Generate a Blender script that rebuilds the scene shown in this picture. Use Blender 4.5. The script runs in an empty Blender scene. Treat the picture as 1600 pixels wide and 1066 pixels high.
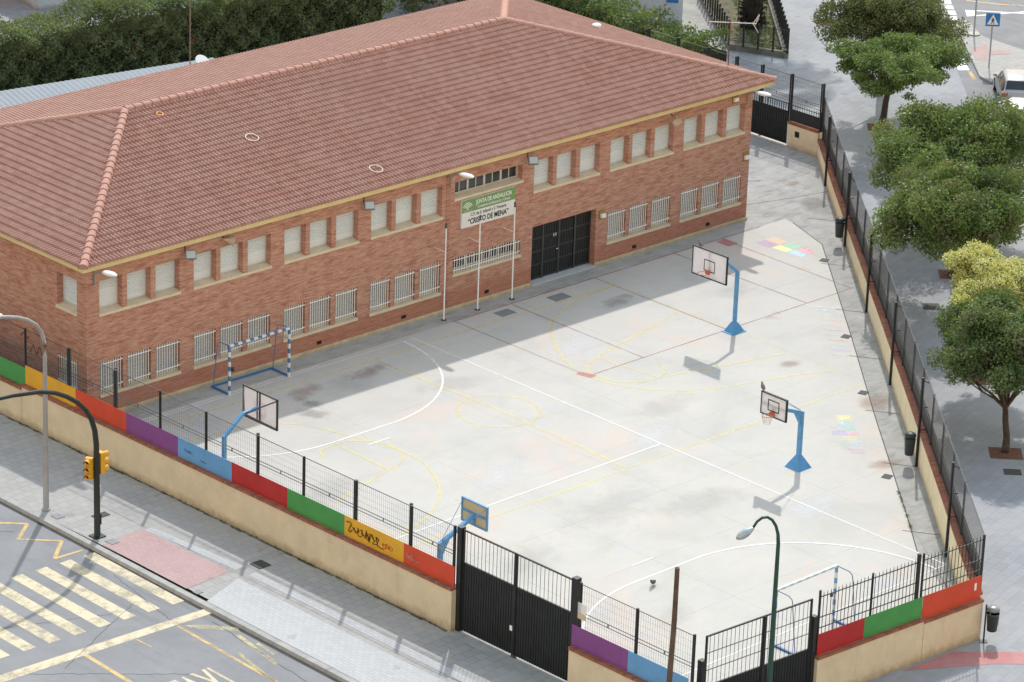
import bpy, math, random
import numpy as np
from mathutils import Vector, Matrix
random.seed(7); rng = np.random.default_rng(7)
PI = math.pi; R = math.radians
scene = bpy.context.scene
COL = scene.collection

# ------------------------------------------------------------------ helpers
class MB:
    """collects faces; build() links them as ONE mesh object"""
    def __init__(s): s.v = []; s.f = []
    def add(s, vs, fs):
        n = len(s.v); s.v += [tuple(map(float, q)) for q in vs]; s.f += [tuple(i + n for i in q) for q in fs]
    def quad(s, a, b, c, d): s.add([a, b, c, d], [(0, 1, 2, 3)])
    def poly(s, pts): s.add(pts, [tuple(range(len(pts)))])
    def box(s, x0, x1, y0, y1, z0, z1):
        s.add([(x0, y0, z0), (x1, y0, z0), (x1, y1, z0), (x0, y1, z0), (x0, y0, z1), (x1, y0, z1), (x1, y1, z1), (x0, y1, z1)],
              [(0, 3, 2, 1), (4, 5, 6, 7), (0, 1, 5, 4), (1, 2, 6, 5), (2, 3, 7, 6), (3, 0, 4, 7)])
    def obox(s, a, b, w, z0, z1, off=0.0):
        """box along the plan line a->b, w thick to its left side from off"""
        a = Vector((a[0], a[1], 0)); b = Vector((b[0], b[1], 0)); d = (b - a).normalized(); n = Vector((-d.y, d.x, 0))
        q = [a + n * off, b + n * off, b + n * (off + w), a + n * (off + w)]
        s.prism([(p.x, p.y) for p in q], z0, z1)
    def prism(s, pl, z0, z1):
        n = len(pl); vs = [(x, y, z0) for x, y in pl] + [(x, y, z1) for x, y in pl]
        fs = [tuple(reversed(range(n))), tuple(range(n, 2 * n))] + [(i, (i + 1) % n, n + (i + 1) % n, n + i) for i in range(n)]
        s.add(vs, fs)
    def tube(s, pts, r, n=8, cap=True, r1=None):
        pts = [Vector(p) for p in pts]; k = len(pts); rings = []
        up = Vector((0, 0, 1))
        for i, p in enumerate(pts):
            t = (pts[min(i + 1, k - 1)] - pts[max(i - 1, 0)]).normalized()
            u = t.cross(up)
            if u.length < 1e-3: u = t.cross(Vector((1, 0, 0)))
            u.normalize(); w = t.cross(u)
            rr = r if not isinstance(r, (list, tuple)) else r[i]
            if r1 is not None: rr = r + (r1 - r) * i / max(1, k - 1)
            rings.append([p + u * (rr * math.cos(2 * PI * j / n)) + w * (rr * math.sin(2 * PI * j / n)) for j in range(n)])
        vs = [q for g in rings for q in g]; fs = []
        for i in range(k - 1):
            for j in range(n): fs.append((i * n + j, i * n + (j + 1) % n, (i + 1) * n + (j + 1) % n, (i + 1) * n + j))
        if cap: fs += [tuple(range(n)), tuple(range((k - 1) * n, k * n))]
        s.add(vs, fs)
    def bar(s, a, b, w, h=None):
        """square bar between two points"""
        h = h or w; a = Vector(a); b = Vector(b); t = (b - a).normalized(); u = t.cross(Vector((0, 0, 1)))
        if u.length < 1e-3: u = Vector((1, 0, 0))
        u.normalize(); v = t.cross(u)
        o = [u * (-w / 2) + v * (-h / 2), u * (w / 2) + v * (-h / 2), u * (w / 2) + v * (h / 2), u * (-w / 2) + v * (h / 2)]
        s.add([a + q for q in o] + [b + q for q in o], [(0, 3, 2, 1), (4, 5, 6, 7), (0, 1, 5, 4), (1, 2, 6, 5), (2, 3, 7, 6), (3, 0, 4, 7)])
    def lathe(s, prof, c=(0, 0, 0), n=16):
        m = len(prof); vs = []
        for r, z in prof:
            for j in range(n): vs.append((c[0] + r * math.cos(2 * PI * j / n), c[1] + r * math.sin(2 * PI * j / n), c[2] + z))
        fs = [(i * n + j, i * n + (j + 1) % n, (i + 1) * n + (j + 1) % n, (i + 1) * n + j) for i in range(m - 1) for j in range(n)]
        fs += [tuple(reversed(range(n))), tuple(range((m - 1) * n, m * n))]
        s.add(vs, fs)
    def strip(s, pts, w, z, closed=False):
        """flat painted line on the ground"""
        s.k = getattr(s, "k", 0) + 1; z += .0003 * s.k
        P = [Vector((p[0], p[1], 0)) for p in pts]; k = len(P); L = []; Rr = []
        for i in range(k):
            a = P[(i - 1) % k] if (closed or i > 0) else P[i]; b = P[(i + 1) % k] if (closed or i < k - 1) else P[i]
            t = (b - a).normalized(); n = Vector((-t.y, t.x, 0)) * (w / 2)
            L.append(P[i] + n); Rr.append(P[i] - n)
        for i in range(k if closed else k - 1):
            j = (i + 1) % k
            s.quad((L[i].x, L[i].y, z), (Rr[i].x, Rr[i].y, z), (Rr[j].x, Rr[j].y, z), (L[j].x, L[j].y, z))
    def xf(s, M): s.v = [tuple(M @ Vector(q)) for q in s.v]; return s
    def build(s, name, m, parent=None, world=False, smooth=False):
        me = bpy.data.meshes.new(name)
        vs = s.v
        if parent is not None and world:
            r = parent
            while r.parent is not None: r = r.parent
            o = Vector(r.location); vs = [tuple(Vector(q) - o) for q in vs]
        me.from_pydata(vs, [], s.f); me.update()
        if smooth: me.polygons.foreach_set('use_smooth', [True] * len(me.polygons))
        for q in (m if isinstance(m, (list, tuple)) else [m]): me.materials.append(q)
        ob = bpy.data.objects.new(name, me); COL.objects.link(ob)
        if parent is not None: ob.parent = parent
        return ob

def fix_normals(ob):
    import bmesh
    bm = bmesh.new(); bm.from_mesh(ob.data); bmesh.ops.recalc_face_normals(bm, faces=bm.faces); bm.to_mesh(ob.data); bm.free(); return ob

def tag(o, label=None, cat=None, group=None, kind=None):
    if label: o['label'] = label
    if cat: o['category'] = cat
    if group: o['group'] = group
    if kind: o['kind'] = kind
    return o
def thing(name, label, cat, loc=(0, 0, 0), rz=0, group=None):
    o = bpy.data.objects.new(name, None); COL.objects.link(o); o.location = loc; o.rotation_euler = (0, 0, rz)
    o.empty_display_size = .2
    return tag(o, label, cat, group)
def copy_tree(o, parent=None):
    c = o.copy(); COL.objects.link(c)
    if parent is not None: c.parent = parent
    for ch in [q for q in bpy.data.objects if q.parent == o and q is not c]: copy_tree(ch, c)
    return c
def struct(name, mb, m):
    return tag(mb.build(name, m), kind='structure')

# ------------------------------------------------------------------ materials
class NT:
    def __init__(s, name):
        s.m = bpy.data.materials.new(name); s.m.use_nodes = True; s.t = s.m.node_tree; s.t.nodes.clear()
        s.out = s.n('ShaderNodeOutputMaterial')
    def n(s, ty, **kw):
        x = s.t.nodes.new(ty)
        for k, v in kw.items(): setattr(x, k, v)
        return x
    def l(s, a, b): s.t.links.new(a, b)
    def coord(s, scale=(1, 1, 1), rot=(0, 0, 0), world=False):
        if world:
            src = s.n('ShaderNodeNewGeometry').outputs['Position']
        else:
            src = s.n('ShaderNodeTexCoord').outputs['Object']
        mp = s.n('ShaderNodeMapping'); mp.inputs['Scale'].default_value = scale; mp.inputs['Rotation'].default_value = rot
        s.l(src, mp.inputs['Vector']); return mp.outputs['Vector']
    def noise(s, vec, scale, detail=4, rough=.6, dist=0):
        x = s.n('ShaderNodeTexNoise'); x.inputs['Scale'].default_value = scale; x.inputs['Detail'].default_value = detail
        x.inputs['Roughness'].default_value = rough; x.inputs['Distortion'].default_value = dist
        s.l(vec, x.inputs['Vector']); return x.outputs['Fac']
    def ramp(s, fac, stops):
        x = s.n('ShaderNodeValToRGB'); el = x.color_ramp.elements
        while len(el) > 1: el.remove(el[-1])
        el[0].position = stops[0][0]; el[0].color = (*stops[0][1], 1) if len(stops[0][1]) == 3 else stops[0][1]
        for p, c in stops[1:]:
            e = el.new(p); e.color = (*c, 1) if len(c) == 3 else c
        s.l(fac, x.inputs['Fac']); return x.outputs['Color']
    def mix(s, fac, a, b, mode='MIX'):
        x = s.n('ShaderNodeMix', data_type='RGBA', blend_type=mode)
        for sock, v in ((x.inputs[0], fac), (x.inputs[6], a), (x.inputs[7], b)):
            if isinstance(v, (int, float)): sock.default_value = v
            elif isinstance(v, (tuple, list)): sock.default_value = (*v, 1) if len(v) == 3 else v
            else: s.l(v, sock)
        return x.outputs[2]
    def math(s, op, a, b=0.0, c=None):
        x = s.n('ShaderNodeMath', operation=op)
        for i, v in enumerate((a, b, c)):
            if v is None: continue
            if isinstance(v, (int, float)): x.inputs[i].default_value = v
            else: s.l(v, x.inputs[i])
        return x.outputs[0]
    def bump(s, h, strength=.3, dist=.01):
        x = s.n('ShaderNodeBump'); x.inputs['Strength'].default_value = strength; x.inputs['Distance'].default_value = dist
        s.l(h, x.inputs['Height']); return x.outputs['Normal']
    def fin(s, col, rough=.8, metal=0, normal=None, spec=.3, alpha=None):
        b = s.n('ShaderNodeBsdfPrincipled')
        if isinstance(col, (tuple, list)): b.inputs['Base Color'].default_value = (*col, 1)
        else: s.l(col, b.inputs['Base Color'])
        if isinstance(rough, (int, float)): b.inputs['Roughness'].default_value = rough
        else: s.l(rough, b.inputs['Roughness'])
        b.inputs['Metallic'].default_value = metal; b.inputs['Specular IOR Level'].default_value = spec
        if normal is not None: s.l(normal, b.inputs['Normal'])
        if alpha is not None: s.l(alpha, b.inputs['Alpha'])
        s.l(b.outputs[0], s.out.inputs[0]); return s.m

def m_plain(name, c, rough=.55, var=.18, scale=3.0, metal=0, spec=.35, grime=None):
    """paint / plastic / metal with uneven wear"""
    t = NT(name); v = t.coord(world=True)
    f = t.noise(v, scale, 6, .65)
    a = tuple(max(0, x * (1 - var)) for x in c); b = tuple(min(1, x * (1 + var)) for x in c)
    col = t.ramp(f, [(.3, a), (.7, b)])
    if grime:
        g = t.ramp(t.noise(v, scale * 3.1, 8, .7), [(.55, (0, 0, 0)), (.75, (1, 1, 1))])
        col = t.mix(t.math('MULTIPLY', g, .45), col, grime)
    return t.fin(col, rough, metal, None, spec)

def m_brick():
    t = NT('red_brick'); g = t.n('ShaderNodeNewGeometry').outputs['Position']
    sp = t.n('ShaderNodeSeparateXYZ'); t.l(g, sp.inputs[0])
    u = t.math('ADD', sp.outputs['X'], sp.outputs['Y'])
    cb = t.n('ShaderNodeCombineXYZ'); t.l(u, cb.inputs[0]); t.l(sp.outputs['Z'], cb.inputs[1])
    br = t.n('ShaderNodeTexBrick'); t.l(cb.outputs[0], br.inputs['Vector'])
    br.inputs['Scale'].default_value = 1; br.inputs['Brick Width'].default_value = .26; br.inputs['Row Height'].default_value = .068
    br.inputs['Mortar Size'].default_value = .008; br.inputs['Mortar Smooth'].default_value = .2; br.inputs['Bias'].default_value = -.1
    br.inputs['Color1'].default_value = (.455, .205, .15, 1); br.inputs['Color2'].default_value = (.33, .115, .084, 1); br.inputs['Mortar'].default_value = (.44, .33, .265, 1)
    mp = t.n('ShaderNodeMapping'); mp.inputs['Scale'].default_value = (2.0, 14, 1); t.l(cb.outputs[0], mp.inputs['Vector'])
    f1 = t.noise(mp.outputs[0], 1.0, 6, .7)
    col = t.mix(t.ramp(f1, [(.42, (0, 0, 0)), (.60, (.8, .8, .8))]), br.outputs['Color'], (.57, .37, .30))
    mp2 = t.n('ShaderNodeMapping'); mp2.inputs['Scale'].default_value = (1.5, 5, 1); mp2.inputs['Location'].default_value = (7, 3, 0); t.l(cb.outputs[0], mp2.inputs['Vector'])
    f2 = t.noise(mp2.outputs[0], .9, 5, .7)
    col = t.mix(t.ramp(f2, [(.5, (0, 0, 0)), (.66, (.6, .6, .6))]), col, (.29, .098, .072))
    # the lower courses are a redder, cleaner batch of brick
    low = t.n('ShaderNodeMapRange'); low.inputs['From Min'].default_value = .95; low.inputs['From Max'].default_value = .75
    t.l(sp.outputs['Z'], low.inputs['Value'])
    col = t.mix(t.math('MULTIPLY', low.outputs[0], .55), col, t.mix(br.outputs['Fac'], (.40, .13, .085), (.38, .23, .17)))
    return t.fin(col, .9, 0, t.bump(br.outputs['Fac'], -.4, .006), .2)

def m_coping():
    t = NT('coping_brick'); g = t.n('ShaderNodeNewGeometry').outputs['Position']
    sp = t.n('ShaderNodeSeparateXYZ'); t.l(g, sp.inputs[0])
    a = t.math('ADD', t.math('MULTIPLY', sp.outputs['X'], .67), t.math('MULTIPLY', sp.outputs['Y'], 1.0))
    w = t.math('FRACT', t.math('MULTIPLY', a, 8.0))
    j = t.math('LESS_THAN', w, .12)
    cell = t.math('FLOOR', t.math('MULTIPLY', a, 8.0))
    wn = t.n('ShaderNodeTexWhiteNoise', noise_dimensions='1D'); t.l(cell, wn.inputs['W'])
    col = t.mix(wn.outputs['Value'], (.25, .085, .055), (.36, .15, .10))
    f = t.noise(t.coord(world=True), 2.3, 7, .7)
    col = t.mix(t.ramp(f, [(.5, (0, 0, 0)), (.72, (.7, .7, .7))]), col, (.2, .15, .12))
    col = t.mix(t.math('MULTIPLY', j, .7), col, (.22, .15, .12))
    return t.fin(col, .9, 0, None, .2)

def m_tile():
    t = NT('roof_tile'); v = t.coord(world=True)
    sn = t.n('ShaderNodeVectorMath', operation='SNAP'); t.l(v, sn.inputs[0]); sn.inputs[1].default_value = (.22, .36, 9)
    wn = t.n('ShaderNodeTexWhiteNoise', noise_dimensions='3D'); t.l(sn.outputs[0], wn.inputs['Vector'])
    col = t.ramp(wn.outputs['Value'], [(0, (.345, .182, .145)), (.6, (.385, .212, .174)), (1, (.425, .25, .208))])
    f = t.noise(v, .35, 6, .65); col = t.mix(t.ramp(f, [(.4, (0, 0, 0)), (.7, (.5, .5, .5))]), col, (.40, .26, .22))
    g = t.noise(v, 2.6, 8, .75); col = t.mix(t.ramp(g, [(.56, (0, 0, 0)), (.75, (.6, .6, .6))]), col, (.22, .145, .12))
    h = t.noise(t.coord((1, 1, 1), world=True), .9, 3, .5, 1.0); col = t.mix(t.ramp(h, [(.66, (0, 0, 0)), (.74, (.4, .4, .4))]), col, (.46, .21, .165))
    return t.fin(col, .75, 0, None, .3)

def m_cream(name='cream_render', c=(.71, .615, .46), bumpy=.8, stain=(.50, .40, .26)):
    t = NT(name); v = t.coord(world=True)
    f = t.noise(v, 1.1, 7, .7); col = t.ramp(f, [(.3, tuple(x * .88 for x in c)), (.7, tuple(min(1, x * 1.08) for x in c))])
    s = t.noise(t.coord((1.2, 1.2, .35), world=True), 1.4, 6, .7)
    col = t.mix(t.ramp(s, [(.58, (0, 0, 0)), (.8, (.55, .55, .55))]), col, stain)
    # splash-back dirt along the foot of the wall
    sp = t.n('ShaderNodeSeparateXYZ'); t.l(t.n('ShaderNodeNewGeometry').outputs['Position'], sp.inputs[0])
    zz = t.math('ADD', sp.outputs['Z'], t.math('MULTIPLY', t.noise(v, 2.5, 5, .7), -.55))
    low = t.n('ShaderNodeMapRange'); low.inputs['From Min'].default_value = .05; low.inputs['From Max'].default_value = -.28; t.l(zz, low.inputs['Value'])
    col = t.mix(t.math('MULTIPLY', low.outputs[0], .6), col, (.22, .16, .09))
    h = t.noise(v, 22, 5, .7)
    return t.fin(col, .95, 0, t.bump(h, bumpy, .02), .15)

def m_concrete():
    t = NT('court_concrete'); v = t.coord(world=True)
    f = t.noise(v, .33, 8, .68, .4); col = t.ramp(f, [(.28, (.465, .448, .415)), (.5, (.532, .510, .470)), (.72, (.575, .545, .498))])
    st = t.noise(t.coord((.8, 2.2, 1), (0, 0, R(18)), world=True), 1.5, 9, .75, .3)
    col = t.mix(t.ramp(st, [(.5, (0, 0, 0)), (.72, (.6, .6, .6))]), col, (.47, .468, .46))
    b = t.noise(t.coord((1, 1, 1), (0, 0, 1), world=True), .22, 5, .6, .6)
    col = t.mix(t.ramp(b, [(.55, (0, 0, 0)), (.66, (.6, .6, .6))]), col, (.60, .50, .44))
    c2 = t.noise(t.coord((1, 1.7, 1), (0, 0, 2), world=True), .8, 9, .75, .5)
    col = t.mix(t.ramp(c2, [(.63, (0, 0, 0)), (.76, (.7, .7, .7))]), col, (.38, .37, .355))
    w = t.noise(t.coord((1, 2.6, 1), (0, 0, .5), world=True), 1.3, 8, .75)
    col = t.mix(t.ramp(w, [(.62, (0, 0, 0)), (.72, (.75, .75, .75))]), col, (.62, .61, .59))
    tint = t.noise(t.coord((1, 1.6, 1), (0, 0, 1.3), world=True), .7, 6, .7, .4); col = t.mix(t.ramp(tint, [(.36, (.55, .55, .55)), (.46, (0, 0, 0))]), col, (.50, .505, .525))
    # rusty puddle stains
    d = t.noise(t.coord((1, 1, 1), (0, 0, 3), world=True), .42, 3, .5, .2)
    col = t.mix(t.ramp(d, [(.70, (0, 0, 0)), (.78, (.6, .6, .6))]), col, (.45, .28, .19))
    fine = t.noise(v, 14, 4, .7); col = t.mix(t.ramp(fine, [(.3, (.10, .10, .10)), (.7, (0, 0, 0))]), col, (.4, .4, .4))
    # casting joints every 4.6 m
    sp = t.n('ShaderNodeSeparateXYZ'); t.l(v, sp.inputs[0])
    jo = None
    for ax_, per, ph in (('X', 4.62, 1.2), ('Y', 3.9, .4)):
        fr = t.math('FRACT', t.math('MULTIPLY', t.math('ADD', sp.outputs[ax_], ph + 40), 1 / per)); k = t.math('LESS_THAN', fr, .0045)
        jo = k if jo is None else t.math('MAXIMUM', jo, k)
    jm = t.math('MULTIPLY', jo, t.math('MULTIPLY', t.noise(v, .8, 3, .6), .9))
    col = t.mix(jm, col, (.25, .25, .24))
    return t.fin(col, .85, 0, None, .25)

def m_oldconc(name='old_concrete', a=(.30, .30, .29), b=(.45, .445, .43), dark=(.15, .15, .145), rot=0):
    t = NT(name); v = t.coord(world=True)
    f = t.noise(v, .9, 8, .72, .4); col = t.ramp(f, [(.3, a), (.7, b)])
    s = t.noise(t.coord((.6, 2.2, 1), (0, 0, rot), world=True), 1.3, 7, .7)
    col = t.mix(t.ramp(s, [(.5, (0, 0, 0)), (.72, (.65, .65, .65))]), col, dark)
    w = t.noise(t.coord((1.6, 1, 1), (0, 0, rot + .7), world=True), 2.1, 8, .75)
    col = t.mix(t.ramp(w, [(.60, (0, 0, 0)), (.74, (.6, .6, .6))]), col, tuple(min(1, x * 1.3) for x in b))
    return t.fin(col, .9, 0, None, .2)

def m_paving(name, a, b, joint, w=.4, h=.4, rot=0, stain=(.3, .3, .3), sc=.25, off=.5):
    t = NT(name); v = t.coord((1, 1, 1), (0, 0, rot), world=True)
    br = t.n('ShaderNodeTexBrick'); t.l(v, br.inputs['Vector']); br.inputs['Scale'].default_value = 1
    br.offset = off
    br.inputs['Brick Width'].default_value = w; br.inputs['Row Height'].default_value = h; br.inputs['Mortar Size'].default_value = .009
    br.inputs['Color1'].default_value = (*a, 1); br.inputs['Color2'].default_value = (*b, 1); br.inputs['Mortar'].default_value = (*joint, 1)
    f = t.noise(v, sc, 8, .7, .3)
    col = t.mix(t.ramp(f, [(.42, (0, 0, 0)), (.7, (.6, .6, .6))]), br.outputs['Color'], stain)
    g = t.noise(v, 3.2, 8, .75); col = t.mix(t.ramp(g, [(.58, (0, 0, 0)), (.74, (.5, .5, .5))]), col, tuple(x * .7 for x in a))
    sp = t.noise(v, 1.1, 2, .4); col = t.mix(t.ramp(sp, [(.70, (0, 0, 0)), (.73, (.35, .35, .35))]), col, tuple(x * .5 for x in a))
    return t.fin(col, .8, 0, t.bump(br.outputs['Fac'], -.25, .004), .3)

def m_asphalt():
    t = NT('asphalt'); v = t.coord(world=True)
    f = t.noise(v, .4, 8, .7, .3); col = t.ramp(f, [(.3, (.195, .20, .215)), (.7, (.275, .28, .295))])
    s = t.noise(t.coord((3, .25, 1), world=True), .5, 6, .65)
    col = t.mix(t.ramp(s, [(.5, (0, 0, 0)), (.7, (.6, .6, .6))]), col, (.17, .172, .182))
    o = t.noise(t.coord((1.6, .6, 1), world=True), .8, 6, .7, .5); col = t.mix(t.ramp(o, [(.64, (0, 0, 0)), (.75, (.7, .7, .7))]), col, (.11, .11, .115))
    g = t.noise(v, 45, 3, .8); col = t.mix(t.ramp(g, [(.45, (0, 0, 0)), (.8, (.35, .35, .35))]), col, (.33, .33, .34))
    return t.fin(col, .85, 0, t.bump(g, .2, .005), .3)

def m_paint(name, c, worn=.45, scale=3.0, cap=1.0):
    """road / court paint, worn through to the surface below"""
    t = NT(name); v = t.coord(world=True)
    f = t.noise(v, scale, 8, .75); g = t.noise(v, .5, 4, .6)
    a = t.math('ADD', t.math('MULTIPLY', f, .6), t.math('MULTIPLY', g, .4))
    al = t.n('ShaderNodeMapRange'); al.inputs['From Min'].default_value = worn - .09; al.inputs['From Max'].default_value = worn + .12
    t.l(a, al.inputs['Value'])
    al.inputs['To Min'].default_value = .12 * cap; al.inputs['To Max'].default_value = cap
    col = t.mix(t.ramp(t.noise(v, 7, 5, .7), [(.4, (0, 0, 0)), (.8, (.3, .3, .3))]), c, tuple(x * .75 for x in c))
    b = t.n('ShaderNodeBsdfPrincipled'); t.l(col, b.inputs['Base Color']); b.inputs['Roughness'].default_value = .7
    tr = t.n('ShaderNodeBsdfTransparent'); mx = t.n('ShaderNodeMixShader')
    t.l(al.outputs[0], mx.inputs[0]); t.l(tr.outputs[0], mx.inputs[1]); t.l(b.outputs[0], mx.inputs[2]); t.l(mx.outputs[0], t.out.inputs[0])
    return t.m

def m_leaf(name, a, b, c, scale=.9, trans=.3, rough=.55, dry=None):
    t = NT(name); v = t.coord(world=True)
    f = t.noise(v, scale, 4, .6); h = t.noise(v, scale * 14, 2, .5)
    col = t.ramp(t.math('ADD', t.math('MULTIPLY', f, .65), t.math('MULTIPLY', h, .35)), [(.36, a), (.5, b), (.62, c)])
    if dry: col = t.mix(t.ramp(t.noise(t.coord(world=True), 1.1, 3, .5, .3), [(.56, (0, 0, 0)), (.66, (.85, .85, .85))]), col, dry)   # seed heads and dry twigs
    p = t.n('ShaderNodeBsdfPrincipled'); t.l(col, p.inputs['Base Color']); p.inputs['Roughness'].default_value = rough; p.inputs['Specular IOR Level'].default_value = .4
    tr = t.n('ShaderNodeBsdfTranslucent'); t.l(t.mix(.5, col, (.30, .42, .05), 'MIX'), tr.inputs['Color'])
    mx = t.n('ShaderNodeMixShader'); mx.inputs[0].default_value = trans
    t.l(p.outputs[0], mx.inputs[1]); t.l(tr.outputs[0], mx.inputs[2]); t.l(mx.outputs[0], t.out.inputs[0]); return t.m

def m_stripes(name, axis, per, ca, cb, off=0.0):
    t = NT(name); sp = t.n('ShaderNodeSeparateXYZ'); t.l(t.coord(), sp.inputs[0])
    w = t.math('FRACT', t.math('MULTIPLY', t.math('ADD', sp.outputs[axis], 20 * per + off), 1 / per))
    k = t.math('LESS_THAN', w, .5)
    f = t.noise(t.coord(world=True), 9, 5, .7)
    col = t.mix(k, ca, cb); col = t.mix(t.ramp(f, [(.5, (0, 0, 0)), (.75, (.35, .35, .35))]), col, (.33, .30, .27))
    return t.fin(col, .5)

def m_glass(name='dark_glass', c=(.03, .035, .04)):
    t = NT(name); return t.fin(c, .06, 0, None, .8)

M = {}
M['brick'] = m_brick(); M['coping'] = m_coping(); M['tile'] = m_tile()
M['cream'] = m_cream(); M['creamin'] = m_cream('cream_inner_render', (.80, .70, .50), .3, (.56, .46, .31))
M['fascia'] = m_plain('fascia_paint', (.68, .58, .33), .7, .10, 1.2, grime=(.42, .35, .2))
M['sill'] = m_plain('sill_stone', (.66, .58, .45), .8, .10, 2, grime=(.36, .3, .22))
M['shutter'] = m_plain('shutter_plastic', (.71, .765, .81), .6, .03, 1.0)
M['shutterlow'] = m_plain('grey_shutter', (.46, .48, .51), .6, .05, 1.0)
M['white'] = m_plain('white_paint', (.86, .86, .86), .5, .06, 4)
M['alu'] = m_plain('aluminium', (.62, .63, .64), .4, .06, 4, .3)
M['glass'] = m_glass()
M['black'] = m_plain('black_paint', (.016, .021, .024), .5, .3, 2.5, spec=.4)
M['blackwire'] = m_plain('fence_wire', (.05, .054, .058), .32, .2, 2, spec=.6)
M['backsheet'] = m_plain('grey_sheet_back', (.045, .05, .055), .55, .2, 1.5)
M['concrete'] = m_concrete(); M['old'] = m_oldconc(); M['oldstrip'] = m_oldconc('edge_concrete', (.28, .278, .268), (.42, .415, .40), (.165, .165, .158), R(48))
M['facadestrip'] = m_oldconc('facade_strip_concrete', (.33, .325, .315), (.48, .475, .455), (.19, .185, .18), 0)
M['pavement'] = m_paving('pavement_slab', (.38, .375, .365), (.335, .33, .325), (.20, .20, .20), .4, .4, 0, (.42, .41, .39), .3)
M['pavewhite'] = m_paving('pale_pavement_slab', (.48, .49, .50), (.43, .44, .45), (.32, .33, .34), .3, .15, PI / 2, (.47, .475, .48), .5)
M['plaza'] = m_paving('plaza_paving', (.305, .32, .35), (.26, .275, .305), (.2, .21, .23), .6, .4, R(-14), (.41, .415, .43), .16)
M['asphalt'] = m_asphalt()
M['kerb'] = m_oldconc('kerb_stone', (.33, .33, .33), (.46, .46, .45), (.2, .2, .2))
M['gutter'] = m_plain('gutter_dark', (.06, .058, .055), .9, .3, 3)
M['redtile'] = m_paving('red_tactile_paving', (.45, .305, .30), (.41, .275, .27), (.34, .24, .235), .2, .2, 0, (.46, .36, .355), .6)
M['pinktile'] = m_paving('pink_band_paving', (.48, .20, .205), (.44, .18, .185), (.38, .19, .19), .4, .2, R(-14), (.5, .32, .31), .6)
M['p_white'] = m_paint('white_court_paint', (.86, .86, .85), .36, 3.0, .92); M['p_yellow'] = m_paint('yellow_court_paint', (.80, .70, .30), .42, 2.0, .62)
M['p_red'] = m_paint('red_court_paint', (.36, .12, .125), .43, 3.0, .75); M['p_redbox'] = m_paint('red_patch_paint', (.58, .22, .21), .44, 3.0, .8)
M['p_faint'] = m_paint('faint_white_paint', (.85, .85, .85), .52)
M['r_cream'] = m_paint('cream_road_paint', (.66, .58, .41), .41, 2.5, .93); M['r_yellow'] = m_paint('yellow_road_paint', (.64, .45, .20), .42, 2.5, .93)
M['r_white'] = m_paint('white_road_paint', (.84, .84, .83), .36)
M['r_worn'] = m_paint('worn_cream_paint', (.66, .57, .32), .52, 2.5)
M['steel'] = m_plain('grey_lamp_steel', (.36, .37, .39), .45, .12, 2, .3)
M['lampwhite'] = m_plain('white_lamp_shell', (.80, .82, .84), .35, .04, 4)
M['greenpost'] = m_plain('dark_green_paint', (.022, .075, .062), .45, .2, 2)
M['blackgreen'] = m_plain('black_green_paint', (.022, .030, .028), .45, .2, 2)
M['signal'] = m_plain('signal_yellow', (.68, .36, .03), .5, .10, 6, grime=(.42, .23, .05))
M['blue'] = m_plain('hoop_blue', (.11, .33, .62), .5, .16, 4, grime=(.26, .27, .29)); M['darkblue'] = m_plain('goal_blue', (.055, .17, .40), .5, .15, 4)
def m_board():
    t = NT('white_backboard_plastic'); v = t.coord(world=True); col = t.ramp(t.noise(v, 3, 6, .7), [(.3, (.80, .79, .83)), (.7, (.87, .86, .90))])
    p = t.n('ShaderNodeBsdfPrincipled'); t.l(col, p.inputs['Base Color']); p.inputs['Roughness'].default_value = .45
    tr = t.n('ShaderNodeBsdfTranslucent'); t.l(col, tr.inputs['Color']); mx = t.n('ShaderNodeMixShader'); mx.inputs[0].default_value = .45
    t.l(p.outputs[0], mx.inputs[1]); t.l(tr.outputs[0], mx.inputs[2]); t.l(mx.outputs[0], t.out.inputs[0]); return t.m
M['board'] = m_board()
M['boardtan'] = m_plain('tan_backboard', (.56, .50, .36), .6, .08, 3)
M['orange'] = m_plain('rim_orange', (.60, .12, .05), .5, .1, 4); M['net'] = m_plain('net_cord', (.72, .72, .70), .9)
M['wood'] = m_plain('weathered_post_wood', (.125, .084, .066), .9, .35, 1.8)
M['bin'] = m_plain('bin_plastic', (.035, .042, .05), .45, .15, 5); M['bingrey'] = m_plain('bin_hood_grey', (.25, .26, .28), .35, .1, 5, .4)
M['dark'] = m_plain('dark_void', (.02, .02, .02), .9, .1)
M['grate'] = m_plain('drain_iron', (.05, .055, .05), .7, .25, 20); M['cover'] = m_plain('manhole_cover', (.22, .235, .25), .6, .15, 8)
M['soil'] = m_plain('tree_pit_soil', (.16, .075, .055), .95, .3, 4)
M['bark'] = m_plain('tree_bark', (.085, .062, .05), .95, .35, 5); M['barkpalm'] = m_plain('palm_bark', (.028, .022, .02), .95, .4, 4)
M['shedroof'] = m_plain('pale_sheet_metal', (.20, .235, .28), .6, .06, .8, 0, grime=(.15, .175, .21))
M['c_yellow'] = m_plain('panel_yellow', (.70, .39, .03), .5, .10, 1.2); M['c_red'] = m_plain('panel_orange_red', (.60, .072, .032), .5, .10, 1.2)
M['c_purple'] = m_plain('panel_purple', (.215, .068, .26), .5, .11, 1.2); M['c_blue'] = m_plain('panel_blue', (.13, .34, .66), .5, .10, 1.2)
M['c_darkred'] = m_plain('panel_dark_red', (.42, .025, .028), .5, .11, 1.2); M['c_green'] = m_plain('panel_green', (.062, .30, .082), .5, .11, 1.2)
M['tagblack'] = m_plain('black_spray', (.012, .012, .012), .6); M['tagred'] = m_plain('red_spray', (.5, .07, .03), .6); M['taggrey'] = m_plain('pale_spray', (.52, .36, .30), .6)
M['tagblue'] = m_plain('blue_spray', (.05, .13, .30), .6)
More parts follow.
